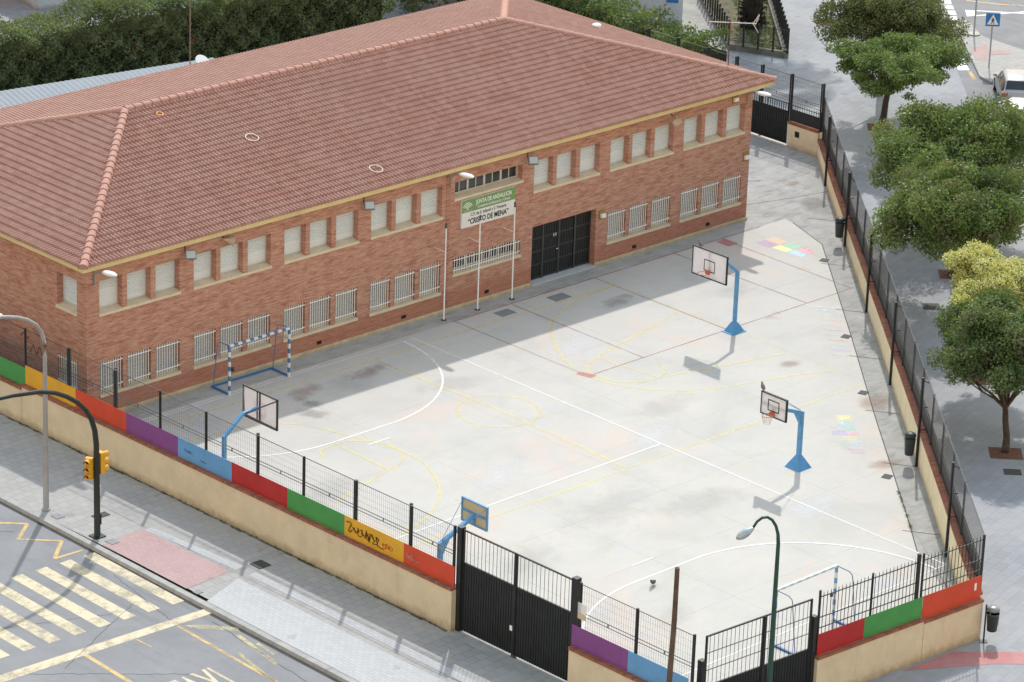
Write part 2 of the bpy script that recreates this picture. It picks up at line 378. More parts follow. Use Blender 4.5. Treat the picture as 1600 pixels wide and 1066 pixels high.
M['signgreen'] = m_plain('sign_green', (.17, .32, .12), .5, .08, 2); M['signwhite'] = m_plain('sign_white', (.76, .77, .79), .5, .03, 2); M['ink'] = m_plain('sign_ink', (.03, .03, .035), .6)
M['signblue'] = m_plain('traffic_sign_blue', (.03, .20, .56), .4, .05, 3)
M['salmon'] = m_cream('salmon_wall', (.66, .34, .17), .2, (.55, .3, .17)); M['whitewall'] = m_cream('pale_blue_wall', (.62, .66, .72), .15, (.5, .53, .58))
M['greywall'] = m_plain('grey_pillar', (.085, .085, .10), .9)
M['grass'] = m_plain('grass_soil', (.125, .115, .075), .95, .35, 1.2, grime=(.09, .11, .04)); M['grassblade'] = m_leaf('grass_blades', (.05, .075, .025), (.085, .125, .04), (.14, .16, .07), 1.5)
M['dirt'] = m_oldconc('bare_dirt', (.13, .115, .09), (.20, .18, .15), (.08, .07, .055))
M['carsilver'] = m_plain('silver_car_paint', (.36, .385, .42), .35, .03, 3, 0, .5); M['carwhite'] = m_plain('white_car_paint', (.72, .73, .74), .25, .03, 3, 0, .5)
M['tyre'] = m_plain('tyre_rubber', (.02, .02, .02), .85); M['taillight'] = m_plain('tail_lamp_red', (.35, .02, .03), .2); M['plate'] = m_plain('number_plate', (.7, .7, .68), .5)
M['carglass'] = m_plain('car_glass', (.035, .045, .05), .2, .1, 2, spec=.3)
M['feather'] = m_plain('pigeon_feather', (.11, .11, .12), .8, .3, 20)
M['ring'] = m_plain('pale_hoop', (.66, .60, .52), .5); M['ringor'] = m_plain('orange_hoop', (.72, .33, .10), .5)
M['bronze'] = m_plain('alarm_bronze', (.30, .22, .07), .5, .1)
M['hopcol'] = {k: m_paint('hopscotch_' + k, c, .35, 3, .92) for k, c in dict(orange=(.80, .50, .36), violet=(.46, .35, .49), green=(.36, .60, .45), yellow=(.82, .74, .40), red=(.76, .42, .44), blue=(.48, .65, .79)).items()}
M['fadecol'] = {k: m_paint('faded_' + k, c, .52, 2.0) for k, c in dict(yellow=(.86, .82, .45), blue=(.50, .74, .84), green=(.45, .74, .62), violet=(.62, .50, .78), pink=(.84, .55, .62), orange=(.80, .50, .30), paleblue=(.62, .70, .84)).items()}

# ------------------------------------------------------------------ ground, roads, pavements
GZ = -.14
g = MB(); g.quad((-500, -500, GZ), (600, -500, GZ), (600, 600, GZ), (-500, 600, GZ)); struct('ground', g, M['dirt'])
# line of the right-hand perimeter wall (inner face)
WA = Vector((33.83, .45, 0)); WD = Vector((-.67087, -.74157, 0)); WN = Vector((.74157, -.67087, 0))
def wl(s, off=0.0): q = WA + WD * s + WN * off; return (q.x, q.y)
def fy(x, off=0.0): return -32.42 + (4.28 - x) * .068 + off      # outer face of the front wall
def lx(y, off=0.0): return -9.31 + (4.16 - y) * .0145 + off      # outer face of the left wall
# plaza and pavement outside the walls (z just under the court slab)
pv = MB(); pv.poly([(-13.75, 60, -.004), (-13.75, -3, -.004), (-13.55, -12, -.004), (-13.6, -60, -.004), (-4.0, -60, -.004), (-4.0, 60, -.004)]); 
struct('pavement', pv, M['pavement'])
pz = MB(); pz.poly([(-4.0, -60, -.004), (62, -60, -.004), (95, -20, -.004), (95, 60, -.004), (-4.0, 60, -.004)]); struct('plaza', pz, M['plaza'])
# schoolyard slab
ct = MB(); ct.poly([(-7.2, .36, .0), (-9.0, .36, .0), (-9.0, -31.2, .0), (4.5, -32.1, .0), (8.1, -26.48, 0), (9.85, -24.59, 0), (16.43, -17.25, 0), (22.12, -11.02, 0), (28.44, -3.99, 0), (29.42, -2.9, 0), (30.5, -.2, 0), (30.6, .36, 0)])
struct('schoolyard', ct, M['concrete'])
ys = MB(); ys.poly([(30.6, .36, 0), (30.5, -.2, 0), (29.42, -2.9, 0), wl(5.4) + (0,), wl(-6.4) + (0,), (38.2, 24, 0), (29.2, 24, 0), (29.2, 1.38, 0), (29.2, .36, 0)]); struct('side_yard', ys, M['old'])
es = MB(); es.poly([(29.42, -2.9, 0), (28.44, -3.99, 0), (22.12, -11.02, 0), (16.43, -17.25, 0), (9.85, -24.59, 0), (8.1, -26.48, 0), (4.5, -32.1, 0), wl(43.4) + (0,), wl(5.4) + (0,)]); struct('edge_path', es, M['oldstrip'])
fs = MB(); fs.quad((-9.0, .36, .006), (29.2, .36, .006), (29.2, 1.40, .006), (-9.0, 1.40, .006)); struct('facade_path', fs, M['facadestrip'])
ly = MB(); ly.quad((-9.0, 1.40, .002), (-7.2, 1.40, .002), (-7.2, 24, .002), (-9.0, 24, .002)); struct('side_path', ly, M['old'])
# joints of the edge path: thin dark gaps with a little moss
jn = MB()
jn.strip([(8.1, -26.48), (9.85, -24.59), (16.43, -17.25), (22.12, -11.02), (28.44, -3.99), (29.42, -2.9), (30.5, -.2)], .035, .005)
for s_, o_ in ((2.4, 0), (8.2, 0), (13.7, 0), (18.9, 0), (24.6, 0), (29.7, 0), (35.8, 0)):
    a = wl(s_); b = wl(s_ - .35, -1.32); jn.strip([a, b], .03, .005)
jn.strip([(29.3, 3.1), (32.5, 2.2), (35.1, 1.6)], .022, .005); jn.strip([(30.5, 6.5), (33.6, 4.6)], .04, .005)
struct('path_joints', jn, M['gutter'])

Z1 = .004; Z2 = .008
def marking(name, m, fn):
    b = MB(); fn(b); return struct(name, b, m)
def arc(cx, cy, r, a0, a1, n=24): return [(cx + r * math.cos(R(a0 + (a1 - a0) * i / n)), cy + r * math.sin(R(a0 + (a1 - a0) * i / n))) for i in range(n + 1)]
def yellow(b):
    w = .095
    b.strip([(-7.2, -.72), (18.75, -.75), (18.75, -14.8), (-6.8, -14.75)], w, Z1)
    b.strip([(5.3, -.75), (5.55, -7.6), (5.4, -14.75)], w, Z1)
    b.strip(arc(5.45, -7.7, 1.6, 0, 360, 40)[:-1], w, Z1, True)
    b.strip([(18.6, -.85), (16.8, -.95), (15.1, -1.45), (13.9, -2.06), (12.75, -3.05), (11.78, -4.45), (11.0, -5.78), (10.66, -6.95), (10.8, -8.6), (11.5, -9.8), (12.5, -10.8), (13.9, -11.55), (15.7, -12.0), (17.5, -12.6), (18.7, -13.1)], w, Z1)
    b.strip([(18.6, -4.65), (16.1, -5.24), (13.92, -5.75), (12.3, -6.2), (11.5, -6.46), (11.05, -6.93), (10.95, -7.6), (11.1, -8.42), (11.8, -9.1), (12.8, -9.25), (13.5, -8.9), (13.75, -8.2)], w, Z1)
    b.strip([(12.3, -6.2), (12.75, -9.25)], w, Z1); b.strip([(12.8, -9.25), (15.9, -10.0), (18.7, -10.7)], w, Z1)
    b.strip([(-7.5, -2.6), (-5.2, -2.5), (-3.3, -2.7), (-2.03, -3.16), (-1.23, -3.9), (-.8, -5.0), (-.35, -6.6), (0.0, -8.0), (-.05, -9.4), (-.6, -10.75), (-1.28, -11.75), (-2.1, -12.55), (-3.1, -13.2), (-5.0, -13.8)], w, Z1)
    b.strip(arc(-1.5, -7.7, 1.52, -90, 90, 20), w, Z1); b.strip([(-1.45, -6.1), (-1.55, -9.25)], w, Z1)
    b.strip([(-1.5, -6.18), (-2.3, -6.25), (-2.75, -6.9)], w, Z1); b.strip([(-1.5, -9.22), (-5, -10.2)], w, Z1)
marking('yellow_court_lines', M['p_yellow'], yellow)
def white(b):
    w = .06
    b.strip([(-7.1, 0), (8.04, 0), (8.04, -27.85), (-8.6, -27.85)], w, Z2); b.strip([(8.04, -13.92), (-8.4, -13.92)], w, Z2)
    for s in (0, 1):
        pts = arc(1.5, 0, 6, 0, -90, 22) + arc(-1.5, 0, 6, -90, -172, 22)
        if s: pts = [(x, -27.85 - y) for x, y in pts]
        b.strip(pts, .075, Z2); y7 = -7 if not s else -20.85
        b.strip([(-.55, y7), (.5, y7)], w, Z2)
    b.strip([(-7.1, .19), (3.2, .16)], .05, Z2)
marking('white_court_lines', M['p_white'], white)
def redl(b):
    w = .045
    b.strip([(10.62, .32), (10.68, -7.33), (26.3, -7.36)], w, Z2 + .002); b.strip([(26.45, .3), (26.3, -7.36)], w, Z2 + .002)
    for x in (13.78, 18.67, 23.5): b.strip([(x, .3), (x, -7.33)], w, Z2 + .002)
    b.strip([(10.5, .345), (29.0, .345)], .05, .0095)
marking('red_court_lines', M['p_red'], redl)
def redb(b):
    b.quad((10.45, -6.9, .012), (10.75, -6.75, .012), (11.0, -7.5, .012), (10.65, -7.55, .012)); b.quad((26.0, .25, .012), (26.6, .25, .012), (26.6, -.55, .012), (26.0, -.55, .012))
marking('red_corner_patches', M['p_redbox'], redb)
# puddle stains and scuffs on the slab
def m_stain(name, c, cap, sc):
    """soft edged blot: fades out from the middle of its own patch, broken up by noise"""
    t = NT(name); o = t.n('ShaderNodeTexCoord').outputs['Object']; ln = t.n('ShaderNodeVectorMath', operation='LENGTH'); t.l(o, ln.inputs[0])
    v = t.coord(world=True); n1 = t.noise(v, sc, 8, .72, .6); n2 = t.noise(t.coord((1, 3, 1), (0, 0, .4), world=True), sc * 2.5, 8, .75)
    e = t.math('ADD', t.math('SUBTRACT', 1.0, ln.outputs['Value']), t.math('MULTIPLY', t.math('SUBTRACT', n1, .52), 1.9))
    al = t.n('ShaderNodeMapRange', interpolation_type='SMOOTHSTEP'); al.inputs['From Min'].default_value = .12; al.inputs['From Max'].default_value = .85; t.l(e, al.inputs['Value'])
    edge = t.n('ShaderNodeMapRange', interpolation_type='SMOOTHSTEP'); edge.inputs['From Min'].default_value = 1.0; edge.inputs['From Max'].default_value = .55; t.l(ln.outputs['Value'], edge.inputs['Value'])
    a = t.math('MULTIPLY', t.math('MULTIPLY', al.outputs[0], edge.outputs[0]), t.math('MULTIPLY', t.math('ADD', n2, .25), cap))
    b = t.n('ShaderNodeBsdfPrincipled'); b.inputs['Base Color'].default_value = (*c, 1); b.inputs['Roughness'].default_value = .85
    tr = t.n('ShaderNodeBsdfTransparent'); mx = t.n('ShaderNodeMixShader'); t.l(a, mx.inputs[0]); t.l(tr.outputs[0], mx.inputs[1]); t.l(b.outputs[0], mx.inputs[2]); t.l(mx.outputs[0], t.out.inputs[0]); return t.m
def stain(x, y, rx, ry, a, c, cap, seed):
    b = MB(); b.poly([(1.0 * math.cos(2 * PI * i / 24), math.sin(2 * PI * i / 24), 0) for i in range(24)])
    o = struct('court_stain', b, M['stains'][c]); o.location = (x, y, .0012 + .0001 * seed); o.rotation_euler = (0, 0, a); o.scale = (rx * 1.35, ry * 1.35, 1); return o
M['stains'] = {'rust': m_stain('rust_stain', (.33, .18, .11), .40, .9), 'dark': m_stain('dark_stain', (.11, .11, .105), .33, 1.6), 'grey': m_stain('grey_scuff', (.30, .30, .30), .15, .9), 'white': m_stain('limescale', (.74, .75, .78), .55, .7)}
for k, (x, y, rx, ry, a, c) in enumerate(((4.2, -1.5, 1.3, .45, .1, 'rust'), (.9, -1.6, 1.2, .6, .3, 'rust'), (3.3, -1.9, 2.2, .9, .2, 'grey'), (-.2, -3.4, .55, .8, .5, 'dark'), (.4, -2.6, .5, .5, .2, 'dark'), (17.5, -2.2, 1.2, .5, .2, 'dark'), (17.5, -16.3, 1.1, .7, .4, 'rust'), (13.2, -20.6, .9, .5, -.2, 'rust'), (17.9, -11.5, .6, .35, 0, 'rust'), (8.3, -13.2, 1.8, .8, .3, 'white'), (2.5, -16.8, 3.2, 1.3, .2, 'grey'), (-3.0, -18.2, 2.4, 1.1, .5, 'grey'), (5.2, -18.6, 2.6, 1.0, -.1, 'grey'), (12.6, -4.6, 2.2, .9, .3, 'white'), (-4.4, -9.3, 1.8, 1.0, .3, 'grey'), (10.8, -11.4, 2.2, .9, .1, 'grey'), (1.2, -12.2, 2.0, .8, .4, 'white'), (8.0, -21.5, 2.0, .8, .2, 'white'), (-2.2, -24.6, 1.7, .7, .6, 'grey'), (22.3, -4.4, 1.5, .7, .2, 'grey'), (6.0, -4.6, 2.0, .8, -.2, 'grey'), (33.2, .8, 1.6, .8, .8, 'dark'), (34.5, 3.4, .5, .3, .2, 'rust'), (32.0, 4.6, 1.8, .9, .4, 'white'))): stain(x, y, rx, ry, a, c, 1, k)
# bright hopscotch near the building and faded one near the wall
for k, q in dict(orange=[(27.9, -.95), (28.45, -1.0), (28.42, -1.78), (27.9, -1.75)], violet=[(27.3, -.95), (27.86, -.95), (27.86, -1.75), (27.3, -1.75)],
                 green=[(27.95, -1.82), (28.5, -1.85), (28.5, -2.6), (27.95, -2.6)], yellow=[(27.35, -1.82), (27.92, -1.82), (27.92, -2.6), (27.4, -2.6)],
                 red=[(28.0, -2.66), (28.55, -2.7), (28.5, -3.4), (27.95, -3.4)], blue=[(27.42, -2.66), (27.95, -2.66), (27.92, -3.4), (27.45, -3.42)]).items():
    b = MB(); b.poly([(x, y, Z1) for x, y in q]); struct('hopscotch_square', b, M['hopcol'][k])
hx, hy = 15.3, -16.4; ux, uy = WD.x, WD.y; vx, vy = .70, -.71
for k, s0, t0, s1, t1 in (('yellow', -.1, -.1, .45, .5), ('blue', .47, -.1, .95, .5), ('green', .97, -.05, 1.4, .5), ('violet', 1.42, -.45, 1.85, .15), ('pink', 1.42, .17, 1.85, .6), ('yellow', 1.95, 0, 2.35, .55), ('green', 2.45, -.4, 2.9, .1), ('paleblue', 2.45, .13, 2.9, .7), ('violet', 3.15, .05, 3.6, .6)):
    b = MB(); b.poly([(hx + ux * s + vx * t, hy + uy * s + vy * t, Z1) for s, t in ((s0, t0), (s0, t1), (s1, t1), (s1, t0))]); struct('faded_hopscotch_square', b, M['fadecol'][k])
cols = ['paleblue', 'green', 'pink', 'blue', 'violet', 'green', 'orange', 'blue', 'violet', 'green']
for i in range(10):
    a = Vector((23.55, -7.45, 0)) + Vector((ux, uy, 0)) * (.65 + .56 * i)
    b = MB(); o = Vector((.62, -.78, 0)); b.strip([(a + o * .3)[:2], (a + o * 1.15)[:2]], .09, Z1); struct('faded_ladder_rung', b, M['fadecol'][cols[i]])
b = MB(); b.strip([(23.55, -7.3), (23.3, -7.6), (24.1, -8.55), (24.3, -8.3)], .07, Z1); struct('ladder_start_line', b, M['p_faint'])

# street on the left: kerb, gutter, asphalt, painted markings (surface 12 cm below the pavement)
RZ = -.12; KX = lambda y: -13.75 - .25 * math.exp(-((y + 3) / 5.0) ** 2)
rd = MB(); rd.poly([(-13.95, 60, RZ), (-60, 60, RZ), (-60, -80, RZ), (-13.95, -80, RZ)]); struct('road', rd, M['asphalt'])
kb = MB(); ysl = [60, 20, 5, 0, -3, -6, -8, -10, -12.5, -15, -18, -22, -30, -80]
for a, c in zip(ysl[:-1], ysl[1:]):
    kb.add([(-14.0, a, RZ - .02), (-14.0, c, RZ - .02), (-13.95, c, .002), (-13.95, a, .002), (-13.72, a, .002), (-13.72, c, .002)], [(0, 1, 2, 3), (3, 2, 5, 4)])
struct('kerb', kb, M['kerb'])
gt = MB(); gt.quad((-14.14, 60, RZ + .003), (-14.0, 60, RZ + .003), (-14.0, -80, RZ + .003), (-14.14, -80, RZ + .003)); struct('gutter', gt, M['gutter'])
SX, SY = .21, .22
def rp(*pts): return [(x + SX, y + SY) for x, y in pts]
def zebra(b):
    for i in range(8):
        x0 = -14.51 - .99 * i
        b.poly([(x, y, RZ + .005) for x, y in rp((x0 - .24, -8.1 + .06 * i), (x0 + .24, -8.1 + .06 * i), (x0 + .20, -13.12 + .06 * i), (x0 - .28, -13.1 + .06 * i))])
    b.poly([(x, y, RZ + .005) for x, y in rp((-14.14, -14.05), (-14.12, -14.48), (-25.3, -14.0), (-25.3, -13.5))])
marking('zebra_crossing', M['r_cream'], zebra)
def lanes(b):
    b.strip(rp((-19.35, -14.25), (-19.55, -19.5)), .17, RZ + .005); b.strip(rp((-15.7, -14.5), (-15.85, -20.5)), .13, RZ + .005)
    b.strip(rp((-16.3, -4.0), (-15.29, -4.04), (-14.63, -4.7)), .14, RZ + .006); b.strip(rp((-14.63, -4.7), (-15.66, -5.54)), .14, RZ + .006)
    b.strip(rp((-15.66, -5.54), (-14.57, -6.62)), .12, RZ + .0064); b.strip(rp((-14.57, -6.62), (-15.65, -7.64)), .14, RZ + .0068); b.strip(rp((-15.65, -7.64), (-14.48, -7.69)), .12, RZ + .006)
    b.strip(rp((-17.38, -14.4), (-17.34, -15.16)), .06, RZ + .005)
marking('yellow_road_lines', M['r_yellow'], lanes)
def worn(b):
    b.poly([(x, y, RZ + .005) for x, y in rp((-15.49, -14.6), (-14.95, -15.0), (-14.25, -15.85), (-14.35, -16.1), (-14.9, -15.5), (-15.45, -14.9))])
    b.strip(rp((-14.6, -16.3), (-15.0, -18.8)), .18, RZ + .005); b.strip(rp((-15.4, -17.2), (-15.9, -19.8)), .14, RZ + .005); b.strip(rp((-14.5, -17.2), (-14.6, -18.2)), .12, RZ + .005)
marking('worn_road_paint', M['r_worn'], worn)
def text_mesh(name, body, size, m, parent, M4, sx=1.0, sy=1.0, align='CENTER', bold=0.0, ext=.002):
    cu = bpy.data.curves.new(name, 'FONT'); cu.body = body; cu.size = size; cu.align_x = align; cu.extrude = ext; cu.offset = bold
    o = bpy.data.objects.new(name + '_tmp', cu); COL.objects.link(o); bpy.context.view_layer.update()
    me = bpy.data.meshes.new_from_object(o.evaluated_get(bpy.context.evaluated_depsgraph_get())); bpy.data.objects.remove(o)
    me.transform(Matrix.Diagonal((sx, sy, 1, 1))); me.transform(M4); me.materials.clear(); me.materials.append(m)
    ob = bpy.data.objects.new(name, me); COL.objects.link(ob)
    if parent is not None: ob.parent = parent
    return ob
tx = text_mesh('taxi_road_lettering', 'TAXI', .86, M['r_cream'], None, Matrix.Translation((-18.75 + SX, -19.62 + SY, RZ + .006)), 1.02, 3.5, 'LEFT', .012, .0005); tag(tx, kind='structure')
cr = MB(); rr_ = random.Random(4)
for a, b in (((-22, -10.2), (-16.2, -12.6)), ((-23, -13.0), (-17.6, -17.5)), ((-18.8, -2.5), (-15.4, -4.9)), ((-14.9, -10), (-15.6, -14)), ((-14.6, -15), (-15.2, -22)), ((-20.5, -14.6), (-15.8, -12.2))):
    n = 26; q = []
    for i in range(n + 1): q.append((a[0] + (b[0] - a[0]) * i / n + rr_.uniform(-.035, .035) + SX, a[1] + (b[1] - a[1]) * i / n + rr_.uniform(-.035, .035) + SY))
    cr.strip(q, .016, RZ + .004)
struct('asphalt_cracks', cr, M['gutter'])
# pavement details
pw = MB(); pw.poly([(x, y, .002) for x, y in ((-13.7, -13.6), (-11.75, -12.9), (-11.3, -40), (-13.7, -40))]); struct('pale_paving', pw, M['pavewhite'])
pb = MB(); pb.poly([(x, y, .002) for x, y in ((-11.7, -7.7), (-11.38, -7.7), (-10.95, -12.3), (-11.35, -12.3))]); pb.poly([(x, y, .002) for x, y in ((-11.3, -12.9), (-10.95, -12.9), (-10.5, -40), (-11.0, -40))]); struct('pale_paving_band', pb, M['pavewhite'])
rt = MB(); rt.poly([(x, y, .003) for x, y in ((-11.73, -7.56), (-13.62, -7.75), (-13.6, -12.4), (-11.56, -12.27))]); struct('red_tactile_paving', rt, M['redtile'])
pk = MB(); pk.poly([(x, y, .002) for x, y in ((.5, -32.3), (2.9, -32.45), (8, -36.9), (16, -43.5), (15.4, -44.2), (7.2, -37.4), (3.2, -33.9))]); struct('pink_paving_band', pk, M['pinktile'])
def flat_cover(name, label, pts, m, grp, z=.006):
    x = sum(p[0] for p in pts) / len(pts); y = sum(p[1] for p in pts) / len(pts)
    b = MB(); b.prism([(p[0] - x, p[1] - y) for p in pts], -.01, .012); o = b.build(name, m); o.location = (x, y, z); return tag(o, label, 'manhole cover' if 'cover' in name else 'drain', grp)
def sq(x, y, w, h, a=0): c, s = math.cos(a), math.sin(a); return [(x + c * u - s * v, y + s * u + c * v) for u, v in ((-w, -h), (w, -h), (w, h), (-w, h))]
flat_cover('manhole_cover', 'bluish square cover on the pavement just behind the traffic light base', sq(-12.15, -5.75, .30, .17), M['grate'], 'covers in the street pavement')
flat_cover('manhole_cover', 'blue-grey square cover near the kerb between lamp post and traffic light', sq(-13.36, -4.85, .17, .2), M['cover'], 'covers in the street pavement')
flat_cover('manhole_cover', 'blue-grey square cover at the corner of the red tactile paving', sq(-13.2, -7.78, .17, .2), M['cover'], 'covers in the street pavement')
flat_cover('manhole_cover', 'small grey cover at the kerb below the red tactile paving', sq(-13.47, -12.86, .14, .13), M['cover'], 'covers in the street pavement')
flat_cover('drain_grate', 'large dark grate on the pavement in the shadow edge of the painted wall', sq(-10.43, -12.52, .26, .28), M['grate'], None)
flat_cover('manhole_cover', 'square cover on the shaded plaza under the yellow flowering tree', sq(27.3, -10.9, .35, .35, .8), M['grate'], 'covers in the plaza')
flat_cover('manhole_cover', 'brownish square cover on the plaza below the nearest tree pit', sq(16.3, -24.15, .32, .25, -.8), M['grate'], 'covers in the plaza')
for (x, y), l in zip(((27.97, -4.33), (21.9, -10.94), (17.86, -15.41), (12.32, -21.43)), ('small square drain beside the wall bin, nearest the brick building', 'small square drain at the foot of the painted ladder', 'small dark green drain where the yellow court corner meets the edge path', 'small drain with rust stain below the faded hopscotch')):
    flat_cover('drain_grate', l, sq(x, y, .20, .17, R(20)), M['grate'], 'square drains along the edge path', .003)
flat_cover('manhole_cover', 'bluish square cover in the yard in front of the black school door', sq(15.9, -.35, .45, .30), M['cover'], 'covers in the schoolyard', .003)
flat_cover('manhole_cover', 'bluish square cover in the yard below the rightmost flag pole', sq(12.9, -.25, .40, .28), M['cover'], 'covers in the schoolyard', .003)

# ------------------------------------------------------------------ school building
FX0, FX1, FY, TOPZ = -7.3, 29.13, 1.372, 6.20; BY = 17.55
school = thing('school_building', 'two storey red brick school with a hipped terracotta tile roof', 'building', (10.9, 9.4, 0))
GX = [-6.68 + 4.52 * k for k in range(4)] + [15.88, 20.36, 24.84]
WIN = [(0, 1.09), (1.31, 2.43), (2.67, 3.83)]
UZ = (4.20, 5.53); LZ = (.92, 2.25); DEP = .34
holes = []
for gx in GX: holes += [(gx + a, gx + b, *UZ) for a, b in WIN]
GL = GX[:4] + GX[5:]
for gx in GL: holes += [(gx + a, gx + b, *LZ) for a, b in WIN]
CW = (11.40, 15.20, 4.83, 5.53); CL = (11.40, 15.20, 1.55, 2.24); DOOR = (15.90, 19.65, .0, 2.60)
holes += [CW, CL, DOOR]
def pierced(mb, P, u0, u1, z0, z1, holes, depth):
    """wall face with rectangular recesses; P(u, z, d) maps to space, d = distance into the wall"""
    us = sorted({u0, u1, *[h[0] for h in holes], *[h[1] for h in holes]}); zs = sorted({z0, z1, *[h[2] for h in holes], *[h[3] for h in holes]})
    for a, b in zip(us[:-1], us[1:]):
        run = None
        for c, d in zip(zs[:-1], zs[1:]):
            m = ((a + b) / 2, (c + d) / 2)
            if any(h[0] < m[0] < h[1] and h[2] < m[1] < h[3] for h in holes): continue
            mb.quad(P(a, c, 0), P(b, c, 0), P(b, d, 0), P(a, d, 0))
    for a, b, c, d in holes:
        mb.quad(P(a, c, 0), P(a, d, 0), P(a, d, depth), P(a, c, depth)); mb.quad(P(b, c, 0), P(b, c, depth), P(b, d, depth), P(b, d, 0))
        mb.quad(P(a, d, 0), P(b, d, 0), P(b, d, depth), P(a, d, depth)); mb.quad(P(a, c, 0), P(a, c, depth), P(b, c, depth), P(b, c, 0))
        mb.quad(P(a, c, depth), P(a, d, depth), P(b, d, depth), P(b, c, depth))
w = MB(); PF = lambda u, z, d: (u, FY + d, z); PL = lambda u, z, d: (FX0 + d, u, z)
pierced(w, PF, FX0, FX1, 0, TOPZ, holes, DEP + .1)
LH = [(1.93, 3.16, *UZ), (1.93, 3.16, *LZ), (7.6, 8.8, *UZ), (7.6, 8.8, *LZ)]
pierced(w, PL, FY, BY, 0, TOPZ, LH, DEP + .1)
w.quad((FX1, FY, 0), (FX1, BY, 0), (FX1, BY, TOPZ), (FX1, FY, TOPZ)); w.quad((FX0, BY, 0), (FX1, BY, 0), (FX1, BY, TOPZ), (FX0, BY, TOPZ))
w.build('wall', M['brick'], school, True)
# toothed brick pilaster bands beside the entrance bay
pbm = MB()
for k in range(70): 
    z = .15 + k * .085; pbm.box(10.93, 11.17, FY - .022 - (.012 if k % 2 else 0), FY + .01, z, z + .05)
pbm.build('brick_quoin', M['brick'], school, True)
bs = MB()
for a, b in ((FX0 - .03, 15.88), (19.67, FX1 + .03)): bs.box(a, b, FY - .06, FY + .02, .0, .15)
bs.box(FX0 - .06, FX0 + .02, FY + .021, BY, 0, .15); bs.build('base_band', M['creamin'], school, True)
def sill(P, a, b, z, subs, parent=school):
    m = MB()
    def bx(u0, u1, d0, d1, z0, z1, zb=None):
        zb = z1 if zb is None else zb
        q = [P(u0, z0, d0), P(u1, z0, d0), P(u1, z0, d1), P(u0, z0, d1), P(u0, z1, d0), P(u1, z1, d0), P(u1, zb, d1), P(u0, zb, d1)]
        m.add(q, [(0, 3, 2, 1), (4, 5, 6, 7), (0, 1, 5, 4), (1, 2, 6, 5), (2, 3, 7, 6), (3, 0, 4, 7)])
    bx(a - .03, b + .04, -.045, -.002, z - .10, z + .012)
    for u0, u1 in subs: bx(u0 + .002, u1 - .002, -.002, DEP, z - .05, z + .014, z + .10)
    return m.build('window_sill', M['sill'], parent, True)
def window(P, a, b, z0, z1, grille, frac=1.0):
    f = MB(); d0 = DEP - .06; t = .045
    def bx(u0, u1, c0, c1, e0, e1, mb):
        q = [P(u0, c0, e0), P(u1, c0, e0), P(u1, c0, e1), P(u0, c0, e1), P(u0, c1, e0), P(u1, c1, e0), P(u1, c1, e1), P(u0, c1, e1)]
        mb.add(q, [(0, 3, 2, 1), (4, 5, 6, 7), (0, 1, 5, 4), (1, 2, 6, 5), (2, 3, 7, 6), (3, 0, 4, 7)])
    zb = z0 + .09
    bx(a, a + t, zb, z1, d0, DEP, f); bx(b - t, b, zb, z1, d0, DEP, f); bx(a + t, b - t, z1 - t, z1, d0, DEP, f); bx(a + t, b - t, zb, zb + .03, d0, DEP, f)
    fr = f.build('window', M['alu'], school, True)
    s = MB(); pitch = .098; zt = z1 - t; zl = zb + .03; n = int((zt - zl) / pitch); nsm = int(n * frac)
    prof = []
    for i in range(n):
        za = zl + i * pitch; k = .05 if i >= n - nsm else .012
        prof += [(za, d0 + .03), (za + pitch * .16, d0 + .03 - k * .2), (za + pitch * .75, d0 + .03 - k), (za + pitch * .98, d0 + .03 - k * .2)]
    prof.append((zl + n * pitch, d0 + .03)); prof.append((zt, d0 + .03))
    for (za, da), (zc, dc) in zip(prof[:-1], prof[1:]): s.quad(P(a + t, za, da), P(b - t, za, da), P(b - t, zc, dc), P(a + t, zc, dc))
    s.build('shutter', M['shutterlow' if grille else 'shutter'], fr, True)
    if grille:
        g = MB(); e = -.03; n = 9
        u0, u1 = a - .01, b - .10
        for i in range(n):
            u = u0 + .05 + (u1 - u0 - .1) * i / (n - 1); g.tube([P(u, z0 + .14, e), P(u, z1 + .02, e)], .0145, 5)
        for z in (z0 + .28, z1 - .09): g.tube([P(u0, z, e), P(u1 + .03, z, e), P(u1 + .08, z, e + .03), P(u1 + .09, z, .12)], .019, 6)
        g.build('grille', M['white'], fr, True)
for i, gx in enumerate(GX):
    sill(PF, gx, gx + 3.83, UZ[0], [(gx + a, gx + b) for a, b in WIN])
    for j, (a, b) in enumerate(WIN): window(PF, gx + a, gx + b, *UZ, False, (.45, .85, .9)[(i + j) % 3] if i < 1 else (.9, .75, .55)[(i + 2 * j) % 3])
for gx in GL:
    sill(PF, gx, gx + 3.83, LZ[0], [(gx + a, gx + b) for a, b in WIN])
    for a, b in WIN: window(PF, gx + a, gx + b, *LZ, True)
for h in LH:
    sill(PL, h[0], h[1], h[2], [(h[0], h[1])]); window(PL, *h, h[2] < 2)
